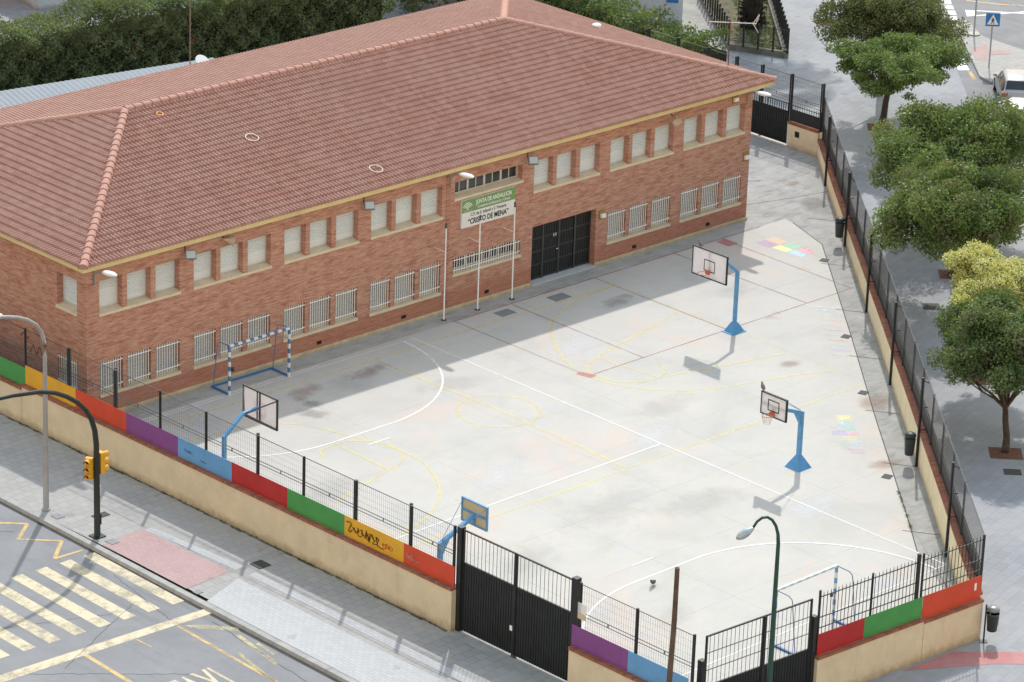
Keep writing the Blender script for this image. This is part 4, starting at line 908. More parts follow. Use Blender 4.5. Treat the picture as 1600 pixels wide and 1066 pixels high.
# back fence and side gate on the far boundary
bf = thing('mesh_fence', 'black mesh fence above the side gate at the far boundary', 'fence', (CX + .15, 10, 0))
YB = [5.28, 7.23, 9.1, 10.75, 12.6, 14.6, 16.6]
for i, y in enumerate(YB): posts(bf, [(CX + .2, y, .08), ], 1.2 if i == 0 else 0, 3.55, 0); posts(bf, [(CX + .2, y + .13, .05)], 1.2, 3.5, 0)
for a, b in zip(YB[:-1], YB[1:]): mesh_panel(bf, (CX + .2, a + .16), (CX + .2, b - .06), 2.2, 3.45, .10, .2, mid=(2.45, 2.35))
for a, b in ((5.3, 7.2), (9.9, 16.6)):
    m = MB(); z0 = 1.26 if a < 6 else .05
    m.box(CX + .12, CX + .13, a, b, z0 + .03, z0 + .58 if a < 6 else 1.55)
    n = int((b - a) / .14)
    for i in range(n + 1): y = a + (b - a) * i / n; m.tube([(CX + .13, y, z0 + .03), (CX + .13, y, 2.15)], .013, 5)
    m.bar((CX + .13, a, 2.05), (CX + .13, b, 2.05), .03); m.bar((CX + .13, a, z0 + .6 if a < 6 else 1.55), (CX + .13, b, z0 + .6 if a < 6 else 1.55), .03)
    m.build('bar_panel', M['black'], bf, True)
sgt = thing('side_gate', 'closed black double gate at the far end beyond the brick building', 'gate', (CX + .1, 8.5, 0))
for a, b in ((7.3, 8.57), (8.6, 9.85)):
    m = MB(); m.box(CX + .08, CX + .10, a, b, .12, 1.72); lf_ = m.build('gate_leaf', M['black'], sgt, True)
    m = MB(); n = int((b - a) / .13)
    for i in range(n + 1): y = a + (b - a) * i / n; m.box(CX + .055, CX + .08, y - .013, y + .013, .12, 2.1)
    for z in (.16, .9, 1.72, 2.1): m.bar((CX + .075, a, z), (CX + .075, b, z), .045)
    m.build('gate_bars', M['black'], lf_, True)
m = MB(); m.box(CX, CX + .3, 7.25, 9.95, -.05, .06); m.build('threshold', m_plain('pale_threshold', (.62, .60, .56), .8), sgt, True)
# big vehicle gate (left) and corner gate
def gate(label, P, L, zs, zt, parts, hp, lock=True):
    """P(s, o) -> plan point along the gate, o outwards; leaf split at each entry of parts"""
    c = P(L / 2, 0); t = thing('vehicle_gate', label, 'gate', (c[0], c[1], 0))
    for a, b in parts:
        m = MB(); q = [P(a, 0), P(b, 0)]; m.obox(q[0], q[1], .02, .06, zs, .0); 
        n = int((b - a) / .115)
        for i in range(n): s_ = a + (b - a) * (i + .5) / n; x = P(s_ - .02, 0); y = P(s_ + .02, 0); m.obox(x, y, -.018, .06, zs, .0)
        leaf = fix_normals(m.build('gate_leaf', M['black'], t, True))
        m = MB(); n = int((b - a) / .175)
        for i in range(1, n): x = P(a + (b - a) * i / n, 0); m.tube([(*x, zs), (*x, zt)], .009, 5)
        m.bar((*P(a, 0), zt), (*P(b, 0), zt), .05); m.bar((*P(a, 0), zs), (*P(b, 0), zs), .05); m.bar((*P(a + .03, 0), .06), (*P(a + .03, 0), zt), .06); m.bar((*P(b - .03, 0), .06), (*P(b - .03, 0), zt), .06)
        m.build('gate_bars', M['black'], leaf, True)
    for s_, h, w_ in hp: x = P(s_, 0); b = MB(); b.box(x[0] - w_ / 2, x[0] + w_ / 2, x[1] - w_ / 2, x[1] + w_ / 2, 0, h); b.build('gate_post', M['black'], t, True)
    return t
G1 = lambda s_, o: (lx(-20.68 - s_, .30 - o), -20.68 - s_)
g1 = gate('big black double gate with sheet below and bars above', G1, 5.35, 2.55, 3.72, ((.12, 2.60), (2.62, 5.22)), ((0.02, 3.80, .20), (5.36, 3.86, .22), (2.61, 3.7, .09)))
m = MB(); x = G1(2.5, .03); m.box(x[0] - .01, x[0] + .01, x[1] - .06, x[1] + .06, .92, 1.10); m.build('lock_plate', M['white'], g1, True)
m = MB(); x = G1(2.68, .05); m.box(x[0] - .04, x[0] + .03, x[1] - .1, x[1] + .1, .0, .10); m.build('gate_stop', M['blackwire'], g1, True)
wd = MB(); rr_ = random.Random(8)
for y0, y1 in ((14, -20.6), (-26.2, -31.3)):
    n = int((y0 - y1) / .3)
    for k in range(n):
        a = y0 - .3 * k; b_ = a - .3; w0 = rr_.uniform(.04, .13); wd.quad((lx(a) - .004, a, .003), (lx(a) - w0, a, .003), (lx(b_) - w0 * rr_.uniform(.7, 1.2), b_, .003), (lx(b_) - .004, b_, .003))
struct('wall_foot_dirt', wd, m_paint('moss_and_dirt', (.075, .075, .05), .44, 3.0, .85))
ram = MB(); ram.quad((-9.15, -20.7, .004), (-8.55, -20.7, .012), (-8.5, -26.1, .012), (-9.05, -26.1, .004)); struct('gate_threshold', ram, M['kerb'])
G2 = lambda s_, o: (-8.25 + s_, fy(-8.25 + s_, .22))
g2 = gate('black double gate at the street corner behind the green lamp post', G2, 4.8, 1.86, 3.62, ((.12, 2.62), (2.66, 4.72)), ((0, 2.85, .20), (4.85, 3.0, .18), (2.64, 3.62, .09)))
m = MB()
for z in (2.42, 3.02): m.bar((*G2(.1, 0), z), (*G2(4.75, 0), z), .025)
m.build('cross_rail', M['blackwire'], g2, True)

# ------------------------------------------------------------------ sports equipment
def goal(label, loc, rz, st):
    t = thing('handball_goal', label, 'goal', loc, rz, 'handball goals in the schoolyard')
    for x in (-1.5, 1.5):
        m = MB(); m.box(x - .04, x + .04, -.04, .04, 0, 2.0); m.build('post', st[0], t)
    m = MB(); m.box(-1.54, 1.54, -.042, .042, 2.0, 2.08); m.build('crossbar', st[1], t)
    for x in (-1.5, 1.5):
        m = MB(); m.tube([(x, .03, 2.04), (x, .55, 2.03), (x, .70, 1.95), (x, .74, 1.8), (x, .98, .05)], .017, 6); m.build('side_stay', M['darkblue'], t)
    m = MB(); m.box(-1.54, -1.46, .04, 1.0, .006, .07); m.box(1.46, 1.54, .04, 1.0, .006, .07); m.box(-1.54, 1.54, 1.0, 1.08, .006, .07); m.build('base_frame', M['darkblue'], t)
    m = MB(); m.box(-1.36, -1.28, -.03, .05, .95, 1.08); m.build('hook_box', M['blackwire'], t); return t
SB, SW = (.075, .20, .42), (.78, .78, .78)
goal('blue and white striped goal standing against the brick wall', (0, .02, 0), 0, (m_stripes('goal_post_stripes', 'Z', .40, SB, SW, .0), m_stripes('goal_bar_stripes', 'X', .40, SW, SB, .1)))
goal('blue and white striped goal near the corner gate', (.10, -28.28, 0), PI, (m_stripes('goal_post_stripes_light', 'Z', .40, (.16, .36, .62), SW, .0), m_stripes('goal_bar_stripes_light', 'X', .40, SW, (.45, .66, .80), .1)))
def rim(t, x, z, r, net):
    m = MB(); n = 18; m.tube([(x + r * math.cos(2 * PI * i / n), r * math.sin(2 * PI * i / n), z) for i in range(n + 1)], .012, 6, False)
    m.box(x + r - .01, x + r + .10, -.09, .09, z - .09, z + .06); o = m.build('rim', M['orange'], t)
    if net:
        k = MB(); n = 12
        for i in range(n):
            a = 2 * PI * i / n; b = a + .26
            for sgn in (1, -1): k.tube([(x + r * math.cos(a), r * math.sin(a), z - .01), (x + r * .85 * math.cos(a + sgn * .26), r * .85 * math.sin(a + sgn * .26), z - .16), (x + r * .6 * math.cos(a), r * .6 * math.sin(a), z - .34)], .006, 4, False)
        k.build('net', M['net'], o)
def tall_hoop(label, loc, rz, back_braces=False):
    """pole at origin, board on the -x side"""
    t = thing('basketball_hoop', label, 'basketball hoop', loc, rz, 'basketball hoops in the schoolyard')
    m = MB(); m.bar((0, 0, .1), (0, 0, 2.62), .13); m.bar((.02, 0, 2.56), (-.88, 0, 3.27), .115); m.bar((-.84, 0, 3.25), (-1.58, 0, 3.28), .10); m.build('pole', M['blue'], t)
    m = MB(); m.add([(-.35, -.28, 0), (.35, -.28, 0), (.35, .28, 0), (-.35, .28, 0), (-.09, -.1, .42), (.09, -.1, .42), (.09, .1, .42), (-.09, .1, .42)], [(0, 1, 5, 4), (1, 2, 6, 5), (2, 3, 7, 6), (3, 0, 4, 7), (4, 5, 6, 7)]); m.box(-.4, .4, -.32, .32, 0, .03); m.build('base', M['blue'], t)
    X = -1.68; w_, z0, z1 = .93, 2.70, 3.86
    m = MB(); m.box(X - .02, X + .02, -w_, w_, z0, z1); bd = m.build('backboard', M['board'], t)
    m = MB()
    for y0, y1, c0, c1 in ((-w_ - .03, w_ + .03, z0 - .03, z0 + .02), (-w_ - .03, w_ + .03, z1 - .02, z1 + .03), (-w_ - .03, -w_ + .02, z0 + .02, z1 - .02), (w_ - .02, w_ + .03, z0 + .02, z1 - .02)): m.box(X - .026, X + .04, y0, y1, c0, c1)
    m.box(X + .02, X + .05, -.03, .03, z0, z1)
    if back_braces: 
        m.box(X + .02, X + .045, -.17, -.13, z0, z1)
    m.build('board_frame', M['black'], bd)
    m = MB()
    for y0, y1, c0, c1 in ((-.3, .3, 2.98, 3.02), (-.3, .3, 3.43, 3.47), (-.3, -.265, 3.02, 3.43), (.265, .3, 3.02, 3.43)): m.box(X - .024, X - .0195, y0, y1, c0, c1)
    m.build('target_square', M['black'], bd)
    m = MB()
    for y in (-w_, w_):
        for z in (z0 + .04, z1 - .04): m.tube([(-.92, 0, 3.24), (X + .04, y, z)], .028 if back_braces else .012, 5)
    m.build('brace', M['blackwire'] if back_braces else M['blue'], t)
    rim(t, X - .38, 3.0, .225, False)
    return t
h1 = tall_hoop('tall blue basketball hoop with a white backboard near the building', (18.74, -7.65, 0), 0)
h3 = tall_hoop('tall blue basketball hoop beside the street fence, white board seen from behind', (-8.1, -7.7, 0), PI, True)
def bird_bits(t): pass
def mini_hoop(label, loc, rz, board, frame):
    t = thing('basketball_hoop', label, 'basketball hoop', loc, rz, 'basketball hoops in the schoolyard')
    m = MB(); m.bar((0, 0, .3), (0, 0, 2.2), .15); m.bar((.07, 0, 2.16), (-1.52, 0, 2.80), .13); 
    m.add([(-.06, -.05, 1.72), (-.42, -.05, 2.32), (-.06, -.05, 2.18), (-.06, .05, 1.72), (-.42, .05, 2.32), (-.06, .05, 2.18)], [(0, 1, 2), (3, 5, 4), (0, 3, 4, 1), (1, 4, 5, 2), (2, 5, 3, 0)]); m.build('pole', M['blue'], t)
    m = MB(); m.add([(-.36, -.36, 0), (.36, -.36, 0), (.36, .36, 0), (-.36, .36, 0), (-.085, -.085, .5), (.085, -.085, .5), (.085, .085, .5), (-.085, .085, .5)], [(0, 1, 5, 4), (1, 2, 6, 5), (2, 3, 7, 6), (3, 0, 4, 7), (4, 5, 6, 7)]); m.build('base', M['blue'], t)
    X = -1.57; w_, z0, z1 = .62, 2.43, 3.28
    m = MB(); m.box(X - .02, X + .02, -w_, w_, z0, z1); bd = m.build('backboard', board, t)
    m = MB()
    for y0, y1, c0, c1 in ((-w_ - .02, w_ + .02, z0 - .02, z0 + .03), (-w_ - .02, w_ + .02, z1 - .03, z1 + .02), (-w_ - .02, -w_ + .03, z0 + .03, z1 - .03), (w_ - .03, w_ + .02, z0 + .03, z1 - .03)): m.box(X - .027, X + .05, y0, y1, c0, c1)
    m.build('board_frame', frame, bd)
    m = MB(); m.box(X + .02, X + .06, -w_, w_, 2.82, 2.90); m.box(X + .02, X + .06, -.06, .06, z0, 2.82); m.tube([(-.05, 0, 2.3), (X + .03, w_ - .05, z1 - .05)], .012, 5); m.tube([(-.05, 0, 2.3), (X + .03, -w_ + .05, z1 - .05)], .012, 5); m.build('back_support', M['blue'], t)
    m = MB()
    for y0, y1, c0, c1 in ((-.28, .28, 2.64, 2.68), (-.28, .28, 3.04, 3.08), (-.28, -.24, 2.68, 3.04), (.24, .28, 2.68, 3.04)): m.box(X - .026, X - .0195, y0, y1, c0, c1)
    m.build('target_square', M['black'], bd)
    rim(t, X - .34, 2.58, .20, True); return t
h2 = mini_hoop('small blue basketball hoop on a pyramid base with a black framed white board', (10.41, -18.71, 0), 0, M['board'], M['black'])
h4 = mini_hoop('small blue basketball hoop behind the big gate with a blue framed tan board', (-7.72, -18.70, 0), PI, M['boardtan'], M['blue'])
def pigeon(name, label, loc, rz, sc=1.0, cat='pigeon'):
    b = MB(); n = 10; prof = [(-.17, .012, .10), (-.12, .035, .10), (-.05, .06, .11), (.03, .07, .125), (.09, .055, .155), (.12, .035, .19), (.14, .032, .215), (.165, .028, .225), (.185, .012, .222), (.205, .004, .214)]
    for i in range(len(prof) - 1): pass
    vs = [(x, r * math.cos(2 * PI * j / n), z + r * .95 * math.sin(2 * PI * j / n)) for x, r, z in prof for j in range(n)]
    b.add(vs, [(i * n + j, i * n + (j + 1) % n, (i + 1) * n + (j + 1) % n, (i + 1) * n + j) for i in range(len(prof) - 1) for j in range(n)] + [tuple(range(n)), tuple(range((len(prof) - 1) * n, len(prof) * n))])
    for y in (-.025, .025): b.tube([(.01, y, .07), (.015, y, .0), (.05, y, .004)], .006, 5)
    b.v = [tuple(c * sc for c in q) for q in b.v]; o = b.build(name, M['feather'], smooth=True); o.location = loc; o.rotation_euler = (0, 0, rz); return tag(o, label, cat)
pigeon('pigeon', 'dark pigeon standing on the pale court near the big gate', (-1.15, -22.45, 0), R(200), 1.25)
pigeon('pigeon', 'grey pigeon perched on the corner of the small white backboard', (10.41 - 1.57, -18.71 + .58, 3.30), R(60), 1.15)
pigeon('pigeon', 'grey pigeon perched on the top edge of the tall white backboard', (18.74 - 1.68, -7.65 + .55, 3.89), R(80), 1.0)

# ------------------------------------------------------------------ bins
def bin_(label, loc, rz, post, back):
    t = thing('litter_bin', label, 'litter bin', loc, rz, 'dark litter bins')
    z = .42
    m = MB(); m.lathe([(.16, z), (.17, z + .02), (.21, z + .62), (.215, z + .66), (.19, z + .66)], n=18); m.build('bucket', M['bin'], t, smooth=True)
    m = MB(); m.lathe([(.215, z + .74), (.225, z + .78), (.2, z + .84), (.13, z + .885), (.02, z + .90)], n=18); m.tube([(.15, .12, z + .6), (.15, .12, z + .76)], .02, 5); m.tube([(-.15, .12, z + .6), (-.15, .12, z + .76)], .02, 5); m.tube([(0, -.19, z + .6), (0, -.19, z + .76)], .02, 5); m.build('hood', M['bingrey'] if post else M['bin'], t, smooth=True)
    if post:
        m = MB(); m.box(-.03, .03, .22, .27, 0, 1.38); m.box(-.12, .12, .12, .36, 0, .02); m.build('bin_post', M['blackgreen'], t)
        m = MB(); m.lathe([(.2155, z + .60), (.2185, z + .63), (.2155, z + .66)], n=18); m.build('band', m_plain('bin_green_band', (.03, .12, .10), .5), t)
        m = MB()
        for k in range(5): m.box(-.03, .03, -.212 + .012 * 0, -.206, z + .18 + .07 * k, z + .22 + .07 * k)
        m.xf(Matrix.Rotation(R(8), 4, 'Z')); m.build('marking', M['bingrey'], t)
    else:
        m = MB(); m.box(-.05, .05, .19, .24, z + .2, z + .6); m.build('bracket', M['black'], t)
    return t
x, y = wl(5.6, -.32); bin_('dark litter bin hung on the wall pole nearest the brick building', (x, y, 0), R(-45), False, 0)
x, y = wl(29.5, -.34); bin_('dark litter bin hung on the wall pole above the faded hopscotch', (x, y, .0), R(-45), False, 0)
bin_('dark litter bin on a post outside the street corner', (4.47, -32.80, 0), R(46), True, 0)
bin_('dark litter bin behind the picket fence inside the corner', (2.3, -31.45, .1), R(-5), False, 0)

# ------------------------------------------------------------------ street lamps, signals, posts
t = thing('street_lamp', 'tall grey street lamp with a curved arm on the pavement', 'street lamp', (-13.35, -4.14, 0))
m = MB(); H = 7.3
pts = [(0, 0, 0), (.02, 0, 2), (.06, 0, 5.9), (.04, 0, 6.4), (-.06, 0, 6.8), (-.3, 0, 7.15), (-.65, 0, 7.42), (-1.1, 0, 7.62), (-1.6, 0, 7.76), (-2.1, 0, 7.85)]; H = 7.82
m.tube(pts, [.115, .10, .078, .075, .072, .069, .066, .063, .06, .058], 10); m.build('pole', M['steel'], t, smooth=True)
m = MB(); m.lathe([(.16, 0), (.16, .06), (.12, .08)], n=12); m.build('base_plate', M['steel'], t)
m = MB(); n = 10; rings = []
for xx, r in ((-1.75, .06), (-1.9, .13), (-2.2, .17), (-2.5, .15), (-2.62, .05)): rings.append([(xx, r * math.cos(2 * PI * j / n), H + .06 + r * .6 * math.sin(2 * PI * j / n)) for j in range(n)])
m.add([q for g in rings for q in g], [(i * n + j, i * n + (j + 1) % n, (i + 1) * n + (j + 1) % n, (i + 1) * n + j) for i in range(4) for j in range(n)]); m.build('lamp_head', M['lampwhite'], t, smooth=True)
# traffic light with a long curved mast arm
t = thing('traffic_light', 'dark traffic light pole with a long curved mast arm and yellow signal heads', 'traffic light', (-13.32, -7.08, 0))
m = MB(); H = 4.55
pts = [(0, 0, 0), (0, 0, 2), (0, 0, 3.5), (-.06, 0, 4.05), (-.2, 0, 4.5), (-.45, 0, 4.93), (-.8, 0, 5.3), (-1.25, 0, 5.63), (-1.75, 0, 5.9), (-2.4, 0, 6.1), (-3.5, 0, 6.25), (-4.8, 0, 6.33), (-6.6, 0, 6.4)]
m.tube(pts, [.115, .11, .10, .097, .095, .093, .09, .088, .086, .082, .075, .065, .055], 12); m.build('pole', M['blackgreen'], t, smooth=True)
m = MB(); m.box(-.22, .22, -.22, .22, 0, .035); m.build('base_plate', M['blackgreen'], t)
m = MB(); m.box(.085, .135, -.08, .08, .45, .85); m.build('control_box', M['blackgreen'], t)
m = MB(); m.box(.06, .125, -.07, .06, 1.55, 1.95); m.build('sticker', M['board'], t)
def head(t, x, y, z, rz):
    m = MB(); Mx = Matrix.Translation((x, y, z)) @ Matrix.Rotation(rz, 4, 'Z')
    m.box(-.13, .13, -.08, .10, 0, .80); m.xf(Mx); h = m.build('signal_head', M['signal'], t)
    for k in range(3):
        v = MB(); n = 9; zc_ = .13 + .27 * k; vs = []
        for yy in (-.08, -.28):
            for j in range(n + 1): a = R(-25 + 230 * j / n); vs.append((.115 * math.cos(a), yy, zc_ + .115 * math.sin(a)))
        v.add(vs, [(j, j + 1, n + 2 + j, n + 1 + j) for j in range(n)]); v.xf(Mx); v.build('visor', M['signal'], h)
        v = MB(); v.add([(.10 * math.cos(2 * PI * j / 12), -.084, zc_ + .10 * math.sin(2 * PI * j / 12)) for j in range(12)], [tuple(range(12))]); v.xf(Mx); v.build('lens', M['dark'], h)
    m = MB(); m.tube([(0, 0, z + .12), (x, y, z + .12)], .02, 5); m.tube([(0, 0, z + .66), (x, y, z + .66)], .02, 5); m.build('bracket', M['blackgreen'], h)
head(t, -.23, .12, 2.22, R(-62)); head(t, .22, .02, 2.36, R(88))
# green lamp post in front of the corner gate
t = thing('street_lamp', 'dark green lamp post with a silver lantern head in front of the corner gate', 'street lamp', (-6.85, -32.95, 0))
m = MB(); H = 7.0
AX = Vector((-.62, .30, 0)).normalized()
pts = [(0, 0, 0), (0, 0, 1.2), (0, 0, H)] + [(AX.x * 1.0 * .5 * (1 - math.cos(R(a))), AX.y * 1.0 * .5 * (1 - math.cos(R(a))), H + .95 * math.sin(R(a)) ) for a in (20, 40, 60, 80, 100, 120, 140)]
m.tube(pts, [.10, .10, .062] + [.055, .05, .048, .046, .044, .042, .04], 12); m.build('pole', M['greenpost'], t, smooth=True)
e = Vector(pts[-1]); m = MB(); n = 12; rings = []; dv = (AX * .72 + Vector((0, 0, -.42))).normalized(); u_ = dv.cross(Vector((0, 0, 1))).normalized(); v_ = u_.cross(dv)
for s_, r in ((-.03, .05), (.08, .11), (.25, .16), (.42, .15), (.55, .09), (.60, .02)): c = e + dv * s_; rings.append([c + u_ * (r * math.cos(2 * PI * j / n)) + v_ * (r * .85 * math.sin(2 * PI * j / n)) for j in range(n)])
m.add([q for g in rings for q in g], [(i * n + j, i * n + (j + 1) % n, (i + 1) * n + (j + 1) % n, (i + 1) * n + j) for i in range(5) for j in range(n)]); m.build('lantern', m_plain('lantern_silver', (.40, .48, .54), .3, .35, 14, .3), t, smooth=True)
po = MB(); po.tube([(0, 0, 0), (.03, 0, 1.5), (.0, .03, 3), (.05, 0, 5.2), (.06, .0, 6.95)], [.10, .098, .092, .084, .076], 12); o = po.build('wooden_post', M['wood']); o.location = (-10.5, -32.1, 0); tag(o, 'weathered brown wooden post in front of the light blue panel', 'wooden post')
# pedestrian crossing sign, bare signpost, far post
t = thing('crossing_sign', 'blue pedestrian crossing sign on a grey post at the far street corner', 'traffic sign', (55.63, 9.27, .11), R(-44.4))
m = MB(); m.tube([(0, 0, 0), (0, 0, 2.75)], .04, 8); m.build('post', M['steel'], t)
m = MB(); m.box(-.36, .36, -.06, -.04, 2.15, 2.83); sgp = m.build('sign_plate', M['signblue'], t)
m = MB(); m.add([(-.29, -.064, 2.24), (.29, -.064, 2.24), (0, -.064, 2.77)], [(0, 1, 2)]); m.build('white_triangle', M['white'], sgp)
m = MB(); Y_ = -.068
m.tube([(0, Y_, 2.57), (0, Y_, 2.60)], .028, 8); m.box(-.035, .035, Y_ - .002, Y_ + .002, 2.40, 2.55); m.bar((-.01, Y_, 2.41), (-.08, Y_, 2.28), .03); m.bar((.01, Y_, 2.41), (.07, Y_, 2.28), .03); m.bar((.02, Y_, 2.52), (.09, Y_, 2.43), .02); m.bar((-.02, Y_, 2.52), (-.08, Y_, 2.44), .02); m.build('walking_figure', M['ink'], sgp)
t = thing('sign_post', 'plain grey post with a round foot on the far pavement corner', 'post', (59.5, 13.45, .11)); m = MB(); m.tube([(0, 0, 0), (0, 0, 3.4)], .045, 8); m.build('post', M['steel'], t); m = MB(); m.lathe([(.34, 0), (.34, .05), (.3, .07)], n=14); m.build('foot', M['bingrey'], t)
po = MB(); po.tube([(0, 0, 0), (0, 0, 4)], .09, 8); o = po.build('lamp_pole', M['blackgreen']); o.location = (56.8, 20.9, 0); tag(o, 'black pole rising beside the garden beyond the side gate', 'pole')
# far street surfaces
fr_ = MB(); fr_.poly([(x, y, .004) for x, y in ((72, 28), (95, 20), (90, -14), (57.0, -6.5), (48.9, 1.2), (43.0, -4.0), (41.5, -2.2), (49.84, 5.52), (53.44, 9.33), (58.09, 14.14), (63.5, 19.72))])
struct('side_street', fr_, M['asphalt'])
isl = MB(); isl.prism([(60.24, 15.12), (54.18, 8.49), (53.94, 7.59), (53.34, 4.75), (59.37, 9.59), (59.62, 12.96), (61.1, 15.05)], .0, .11); struct('far_pavement', isl, M['pavement'])
ik = MB()
for p, q in (((60.30, 15.18), (54.14, 8.45)), ((54.14, 8.45), (53.84, 7.5)), ((61.2, 15.1), (60.30, 15.18))): ik.obox(p, q, .14, .0, .125, -.14)
struct('far_kerb', ik, M['kerb'])
def farmark(b):
    for q in ([(63.51, 18.96), (63.87, 18.68), (63.35, 18.15), (63.01, 18.41)], [(62.82, 18.25), (63.18, 17.97), (62.6, 17.35), (62.33, 17.7)], [(62.11, 17.42), (62.44, 17.17), (61.86, 16.56), (61.62, 16.89)], [(61.46, 16.71), (61.66, 16.4), (61.07, 15.81), (60.86, 16.12)], [(57.36, 13.4), (57.71, 13.14), (54.68, 9.73), (54.21, 10.09)], [(62.97, 16.91), (63.35, 16.47), (62.59, 15.85), (62.11, 16.06)]): b.poly([(x, y, .008) for x, y in q])
    b.strip([(63.35, 16.47), (65.22, 14.29), (67, 12.2)], .16, .008); b.strip([(62.59, 15.85), (65.61, 14.6), (68, 13.4)], .16, .009)
marking('far_white_markings', M['r_white'], farmark)
marking('far_yellow_line', M['r_yellow'], lambda b: (b.strip([(54.51, 9.59), (53.62, 8.52)], .2, .008), b.strip([(61.5, 15.5), (60.7, 15.6), (60.1, 15.45), (59.3, 14.9), (57.72, 13.27)], .18, .008), b.strip([(64.47, 18.07), (65.28, 16.52), (66.39, 15.22)], .15, .008)))
pr = MB(); pr.poly([(x, y, .114) for x, y in ((57.32, 11.87), (58.67, 11.97), (57.91, 11.13), (56.51, 10.11), (56.06, 10.46))]); pr.poly([(x, y, .118) for x, y in ((57.82, 11.06), (58.9, 10.5), (58.2, 10.05), (57.29, 10.63))]); struct('far_pink_paving', pr, M['redtile'])

# ------------------------------------------------------------------ cars
def car(label, loc, rz, paint):
    t = thing('parked_car', label, 'car', loc, rz, 'cars parked on the side street')
    # sections along x (front at +x): (x, half width, z of belt, z of roof / bonnet, half width at top)
    sec = [(-2.02, .70, .35, .62, .66), (-1.98, .80, .30, .90, .74), (-1.84, .84, .27, 1.02, .68), (-1.45, .85, .25, 1.38, .58), (-.6, .86, .25, 1.49, .60), (.25, .86, .25, 1.42, .57), (1.0, .86, .25, 1.0, .66), (1.6, .83, .27, .88, .66), (1.98, .74, .32, .70, .60), (2.04, .62, .38, .56, .55)]
    belt = .92; vs = []; n = 12
    for x, w_, zb, zt, wt in sec:
        zm = min(belt, zt - .04)
        vs += [(x, -w_ * .9, zb), (x, -w_, zb + .15), (x, -w_, (zb + zm) / 2 + .1), (x, -w_ * .97, zm), (x, -wt, zt - .05), (x, -wt * .74, zt), (x, wt * .74, zt), (x, wt, zt - .05), (x, w_ * .97, zm), (x, w_, (zb + zm) / 2 + .1), (x, w_, zb + .15), (x, w_ * .9, zb)]
    for k in range(len(sec)): i = k * n; x, y, z = vs[i + 4]; 
    fs = [(k * n + j, k * n + (j + 1) % n, (k + 1) * n + (j + 1) % n, (k + 1) * n + j) for k in range(len(sec) - 1) for j in range(n)] + [tuple(range(n)), tuple(reversed(range((len(sec) - 1) * n, len(sec) * n)))]
    b = MB(); b.add(vs, fs); body = fix_normals(b.build('body', paint, t, smooth=True)); bv = body.modifiers.new('round', 'BEVEL'); bv.width = .07; bv.segments = 3; bv.limit_method = 'ANGLE'; bv.angle_limit = R(18)
    S = {k: s for k, s in enumerate(sec)}
    def pt(k, j, o=0.0): return Vector(vs[k * n + j])
    def pane(name, ks, j0, j1, out, parent, inset=.10):
        m = MB()
        a, b_, c, d = (pt(ks[0], j0), pt(ks[1], j0), pt(ks[1], j1), pt(ks[0], j1)); ce = (a + b_ + c + d) / 4
        q = [ce + (p - ce) * (1 - inset) + Vector(out) for p in (a, b_, c, d)]; m.add(q, [(0, 1, 2, 3)]); return m.build(name, M['carglass'], parent)
    pane('rear_window', (2, 3), 4, 7, (-.03, 0, .035), t, .08); pane('windscreen', (5, 6), 4, 7, (.03, 0, .035), t, .08)
    for sgn, j0, j1 in ((-1, 3, 4), (1, 7, 6)):
        j0, j1 = (3, 4) if sgn < 0 else (8, 7)
        for ks in ((2, 3), (3, 4), (4, 5), (5, 6)): pane('side_window', ks, j0, j1, (0, .03 * sgn, .01), t, .12)
        m = MB(); m.box(-2.05, -1.80, sgn * .66 - .15, sgn * .66 + .15, .72, .89); m.build('tail_light', M['taillight'], t)
        m = MB(); m.box(1.88, 2.0, sgn * .56 - .12, sgn * .56 + .12, .6, .70); m.build('headlight', M['board'], t)
        m = MB(); m.box(.62, .74, sgn * .86 - .02 * sgn, sgn * 1.0, .93, 1.03) if sgn > 0 else m.box(.62, .74, -1.0, -.84, .93, 1.03); m.build('wing_mirror', paint, t)
        for x in (-1.25, 1.3):
            m = MB(); m.lathe([(.22, -.1), (.30, -.1), (.315, -.06), (.315, .06), (.30, .1), (.22, .1)], n=18); m.xf(Matrix.Translation((x, sgn * .78, .315)) @ Matrix.Rotation(PI / 2, 4, 'X')); wh = m.build('wheel', M['tyre'], t)
            m = MB(); m.lathe([(.02, .105), (.21, .102), (.21, -.102), (.02, -.105)], n=14); m.xf(Matrix.Translation((x, sgn * .78, .315)) @ Matrix.Rotation(PI / 2, 4, 'X')); m.build('rim', M['alu'], wh)
    m = MB(); m.box(-2.06, -2.0, -.26, .26, .60, .71); m.build('number_plate', M['plate'], t)
    m = MB(); m.box(-2.07, -1.9, -.76, .76, .36, .50); m.build('bumper', paint, t)
    return t
car('silver hatchback seen from behind on the side street under the crossing sign', (52.75, 5.35, .0), R(44), M['carsilver'])
car('white car half hidden behind the tree leaves below the silver hatchback', (49.3, 2.2, .0), R(44), M['carwhite'])

